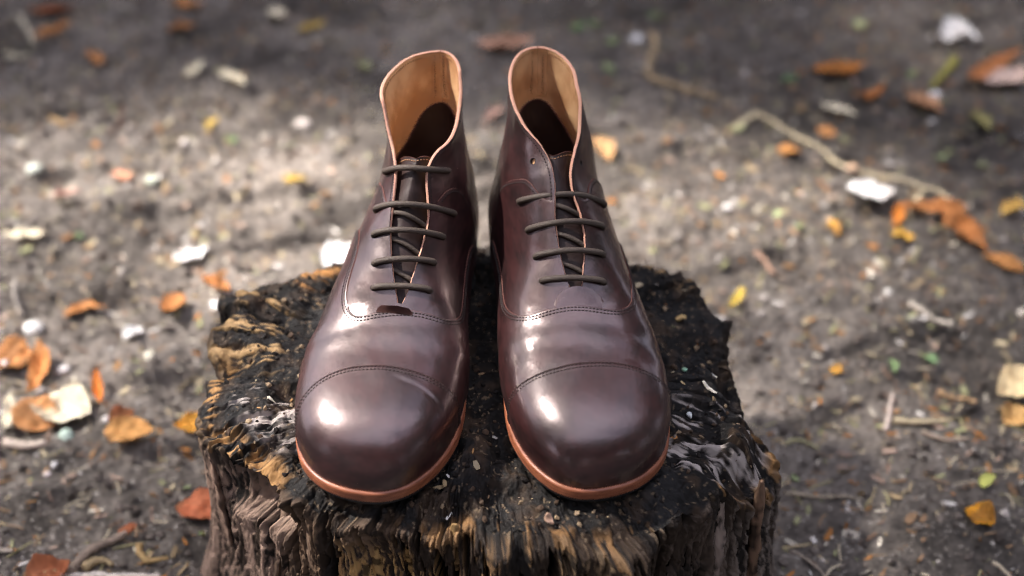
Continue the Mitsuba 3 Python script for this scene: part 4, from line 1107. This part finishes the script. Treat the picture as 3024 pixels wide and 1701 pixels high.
def small_chip(r, x, y):
    v, f, c = chip(r, x, y)
    m = v.mean(0)
    return m + (v - m) * .55, f, c
for name, n, seed, make in (('charcoal_crumbs', 2200, 51, char_crumb), ('wood_dust_flecks', 130, 53, small_chip)):
    v, f, c = on_top(n, seed, make)
    add(name, (v, f), 'painted', color=c, smooth=False)
tag('charcoal_crumbs', 'black and brown crumbs of charred wood on the stump top', 'charcoal', kind='stuff')
tag('wood_dust_flecks', 'fine pale flecks of wood and straw on the stump top', 'wood flecks', kind='stuff')
CHIPS = [((.130, .196), (.137, .190), .005, (.62, .44, .20), 'tan wood chip on the black stump top right of the right boot'),
         ((.096, .222), (.106, .226), .006, (.60, .50, .34), 'pale wood chip beside the ankle of the right boot'),
         ((.138, .108), (.148, .102), .0022, (.66, .62, .54), 'thin pale splinter on the dark stump top right of the right toe'),
         ((.128, .136), (.130, .132), .004, (.30, .56, .40), 'tiny green crumb on the stump top right of the right boot'),
         ((.126, .090), (.129, .087), .004, (.70, .74, .74), 'tiny white crumb beside the right toe on the stump'),
         ((.021, -.010), (.027, -.012), .006, (.74, .52, .40), 'pinkish seed on the front ledge of the stump below the boots'),
         ((-.176, .098), (-.168, .088), .0016, (.60, .54, .46), 'fine pale fibre on the stump top left of the left boot')]
for i, (a, b, w, tint, text) in enumerate(CHIPS):
    v, f, c = leaf_mesh(a, b, w, tint, .3, 950 + i, 12, 7, .0014)
    m = v.mean(0)
    v[:, 2] += stump_z(m[0], m[1]) + .0012 - v[:, 2].min()
    tag(add('wood_chip', (v, f), 'painted', color=c), text, 'wood chip')

# ------------------------------------------------------------------ trees outside the frame: they shade the ground and stand in the leather's reflections
S_HAT = np.array(SUN) / np.linalg.norm(SUN)
def sunlit(x, y):
    """How freely the sun comes down on the ground there (1 = a gap in the leaves)."""
    def blob(cx, cy, rx, ry, a=0.0):
        c, s = math.cos(a), math.sin(a)
        u, v = (x - cx) * c + (y - cy) * s, -(x - cx) * s + (y - cy) * c
        return np.exp(-((u / rx) ** 2 + (v / ry) ** 2) ** 2)
    return np.max([blob(-.45, .55, .62, .29, .10), blob(.06, .09, .27, .30), blob(.28, .62, .22, .16), blob(-.40, .20, .12, .09), blob(.40, .34, .14, .06, -.2), blob(.64, .98, .10, .08), blob(.40, .61, .08, .06), blob(.46, .26, .07, .06), blob(-.12, 1.0, .08, .06)], axis=0)

def leaf_faces(c, size, r):
    """One diamond leaf per centre."""
    n = len(c)
    a = unit(r.normal(size=(n, 3)) + [0, 0, .2]); b = unit(np.cross(a, r.normal(size=(n, 3))))
    L = size * r.uniform(.7, 1.3, (n, 1))
    V = np.stack([c - a * L, c + b * L * .45, c + a * L, c - b * L * .45], 1).reshape(-1, 3)
    i = np.arange(n)[:, None] * 4
    return V, np.vstack([i + [0, 1, 2], i + [0, 2, 3]])

def limb(p, q, r0, r1, seed):
    k = np.linspace(0, 1, 14)[:, None]
    c = np.array(p) + (np.array(q) - np.array(p)) * k
    c = c + (meshkit.fbm(np.column_stack([k * 4, k * 0 + seed, k * 0]), 2, seed)[:, None] - .5) * .25 * np.sin(np.pi * k) * [1, 1, .3]
    return tube(c, r0 + (r1 - r0) * k[:, 0], 9)

scene['foliage'] = two(principled((.075, .085, .030), .55))
scene['dark_foliage'] = two(principled((.040, .050, .022), .6))
scene['bark'] = two(principled((.11, .085, .065), .85))

def shade_tree(key, at, seed, spread, n, text, away):
    r = np.random.default_rng(seed)
    base = np.array(at) + S_HAT * 6.2
    # clumps of leaves, thinned where the sun reaches the ground
    cl = base + r.normal(size=(n, 3)) * spread
    foot = cl - S_HAT * (cl[:, 2:] / S_HAT[2])
    g = sunlit(foot[:, 0], foot[:, 1])
    keep = r.random(len(cl)) > g * 1.35
    cl = cl[keep]
    leaves = np.repeat(cl, 16, 0) + r.normal(size=(len(cl) * 16, 3)) * .075
    foot = leaves - S_HAT * (leaves[:, 2:] / S_HAT[2])
    leaves = leaves[r.random(len(leaves)) > sunlit(foot[:, 0], foot[:, 1]) * 1.05]
    add('crown', leaf_faces(leaves, .055, r), 'foliage', key, smooth=False)
    foot = np.array([base[0] - 1.4, base[1] + away, -.05])
    fork = foot + [.25, -.1, 2.2]
    parts = [limb(foot, fork, .17, .11, 1)]
    for i in range(9):
        q = base + r.normal(size=3) * [.8, .9, .5]
        parts.append(limb(fork, q, .055, .012, 10 + i))
    add('trunk', join(parts), 'bark', key)
    tag(key, text, 'tree')

def unseen_tree(x, y, h, rad, seed, text):  # unseen trees, added to darken the leather's reflections and cut sky light
    r = np.random.default_rng(seed)
    key = numbered('added_tree')
    n = 560
    d = unit(r.normal(size=(n, 3)))
    cl = np.array([x, y, h * .47]) + d * (r.random((n, 1)) ** .45) * [rad, rad, h * .50]
    cl[:, 2] = np.maximum(cl[:, 2], .25)
    lv = np.repeat(cl, 16, 0) + r.normal(size=(n * 16, 3)) * .26
    add('crown', leaf_faces(lv, .23, r), 'dark_foliage', key, smooth=False)
    add('trunk', join([limb((x, y, -.05), (x + .1, y, h * .55), .16, .07, seed)] + [limb((x + .05, y, h * .35), cl[i], .05, .015, seed + i) for i in range(6)]), 'bark', key)
    tag(key, text, 'tree')

shade_tree('shade_tree', (-.05, .66, 0), 71, [1.25, 1.10, .62], 2900, 'leafy tree outside the photo on the left, casting the dappled shade', 1.0)
shade_tree('shade_tree_001', (-.2, -1.9, 0), 73, [1.3, .85, .6], 1300, 'added unseen leafy tree on the left, put in to shade the ground in front', -1.2)  # added so the ground mirrored in the toes lies in shade
for x, y, h, rad, text in ((-1.5, -8.5, 8.6, 2.7, 'behind the photographer, just left of the middle'), (2.6, -8.2, 8.2, 2.7, 'behind the photographer, just right of the middle'),
                           (-5.6, -7.0, 8.2, 2.7, 'behind the photographer, far to the left'), (6.2, -6.0, 8.8, 2.8, 'behind the photographer, far to the right'),
                           (8.0, -1.5, 9.0, 2.8, 'outside the photo, directly to the right'), (7.4, 3.6, 9.4, 2.9, 'outside the photo, right and behind the boots'),
                           (3.6, 8.0, 9.0, 2.8, 'beyond the top of the photo, right of the middle'), (-2.6, 8.6, 9.4, 2.9, 'beyond the top of the photo, left of the middle'),
                           (-9.0, -2.5, 7.0, 2.4, 'outside the photo, far to the left')):
    unseen_tree(x, y, h, rad, 200 + int(abs(x * 10)), 'added unseen dark tree ' + text)

def overhead_tree():
    r = np.random.default_rng(91)
    cl = np.array([.5, 3.3, 5.3]) + r.normal(size=(420, 3)) * [1.5, .75, .6]
    lv = np.repeat(cl, 14, 0) + r.normal(size=(420 * 14, 3)) * .10
    add('crown', leaf_faces(lv, .075, r), 'foliage', 'overhead_tree', smooth=False)
    fork = (.3, 4.6, 3.0)
    add('trunk', join([limb((.2, 5.2, -.05), fork, .16, .11, 5)] + [limb(fork, cl[i * 20], .05, .012, 60 + i) for i in range(8)]), 'bark', 'overhead_tree')
    tag('overhead_tree', 'leafy tree behind the boots, its crown above the top of the photo', 'tree')
overhead_tree()
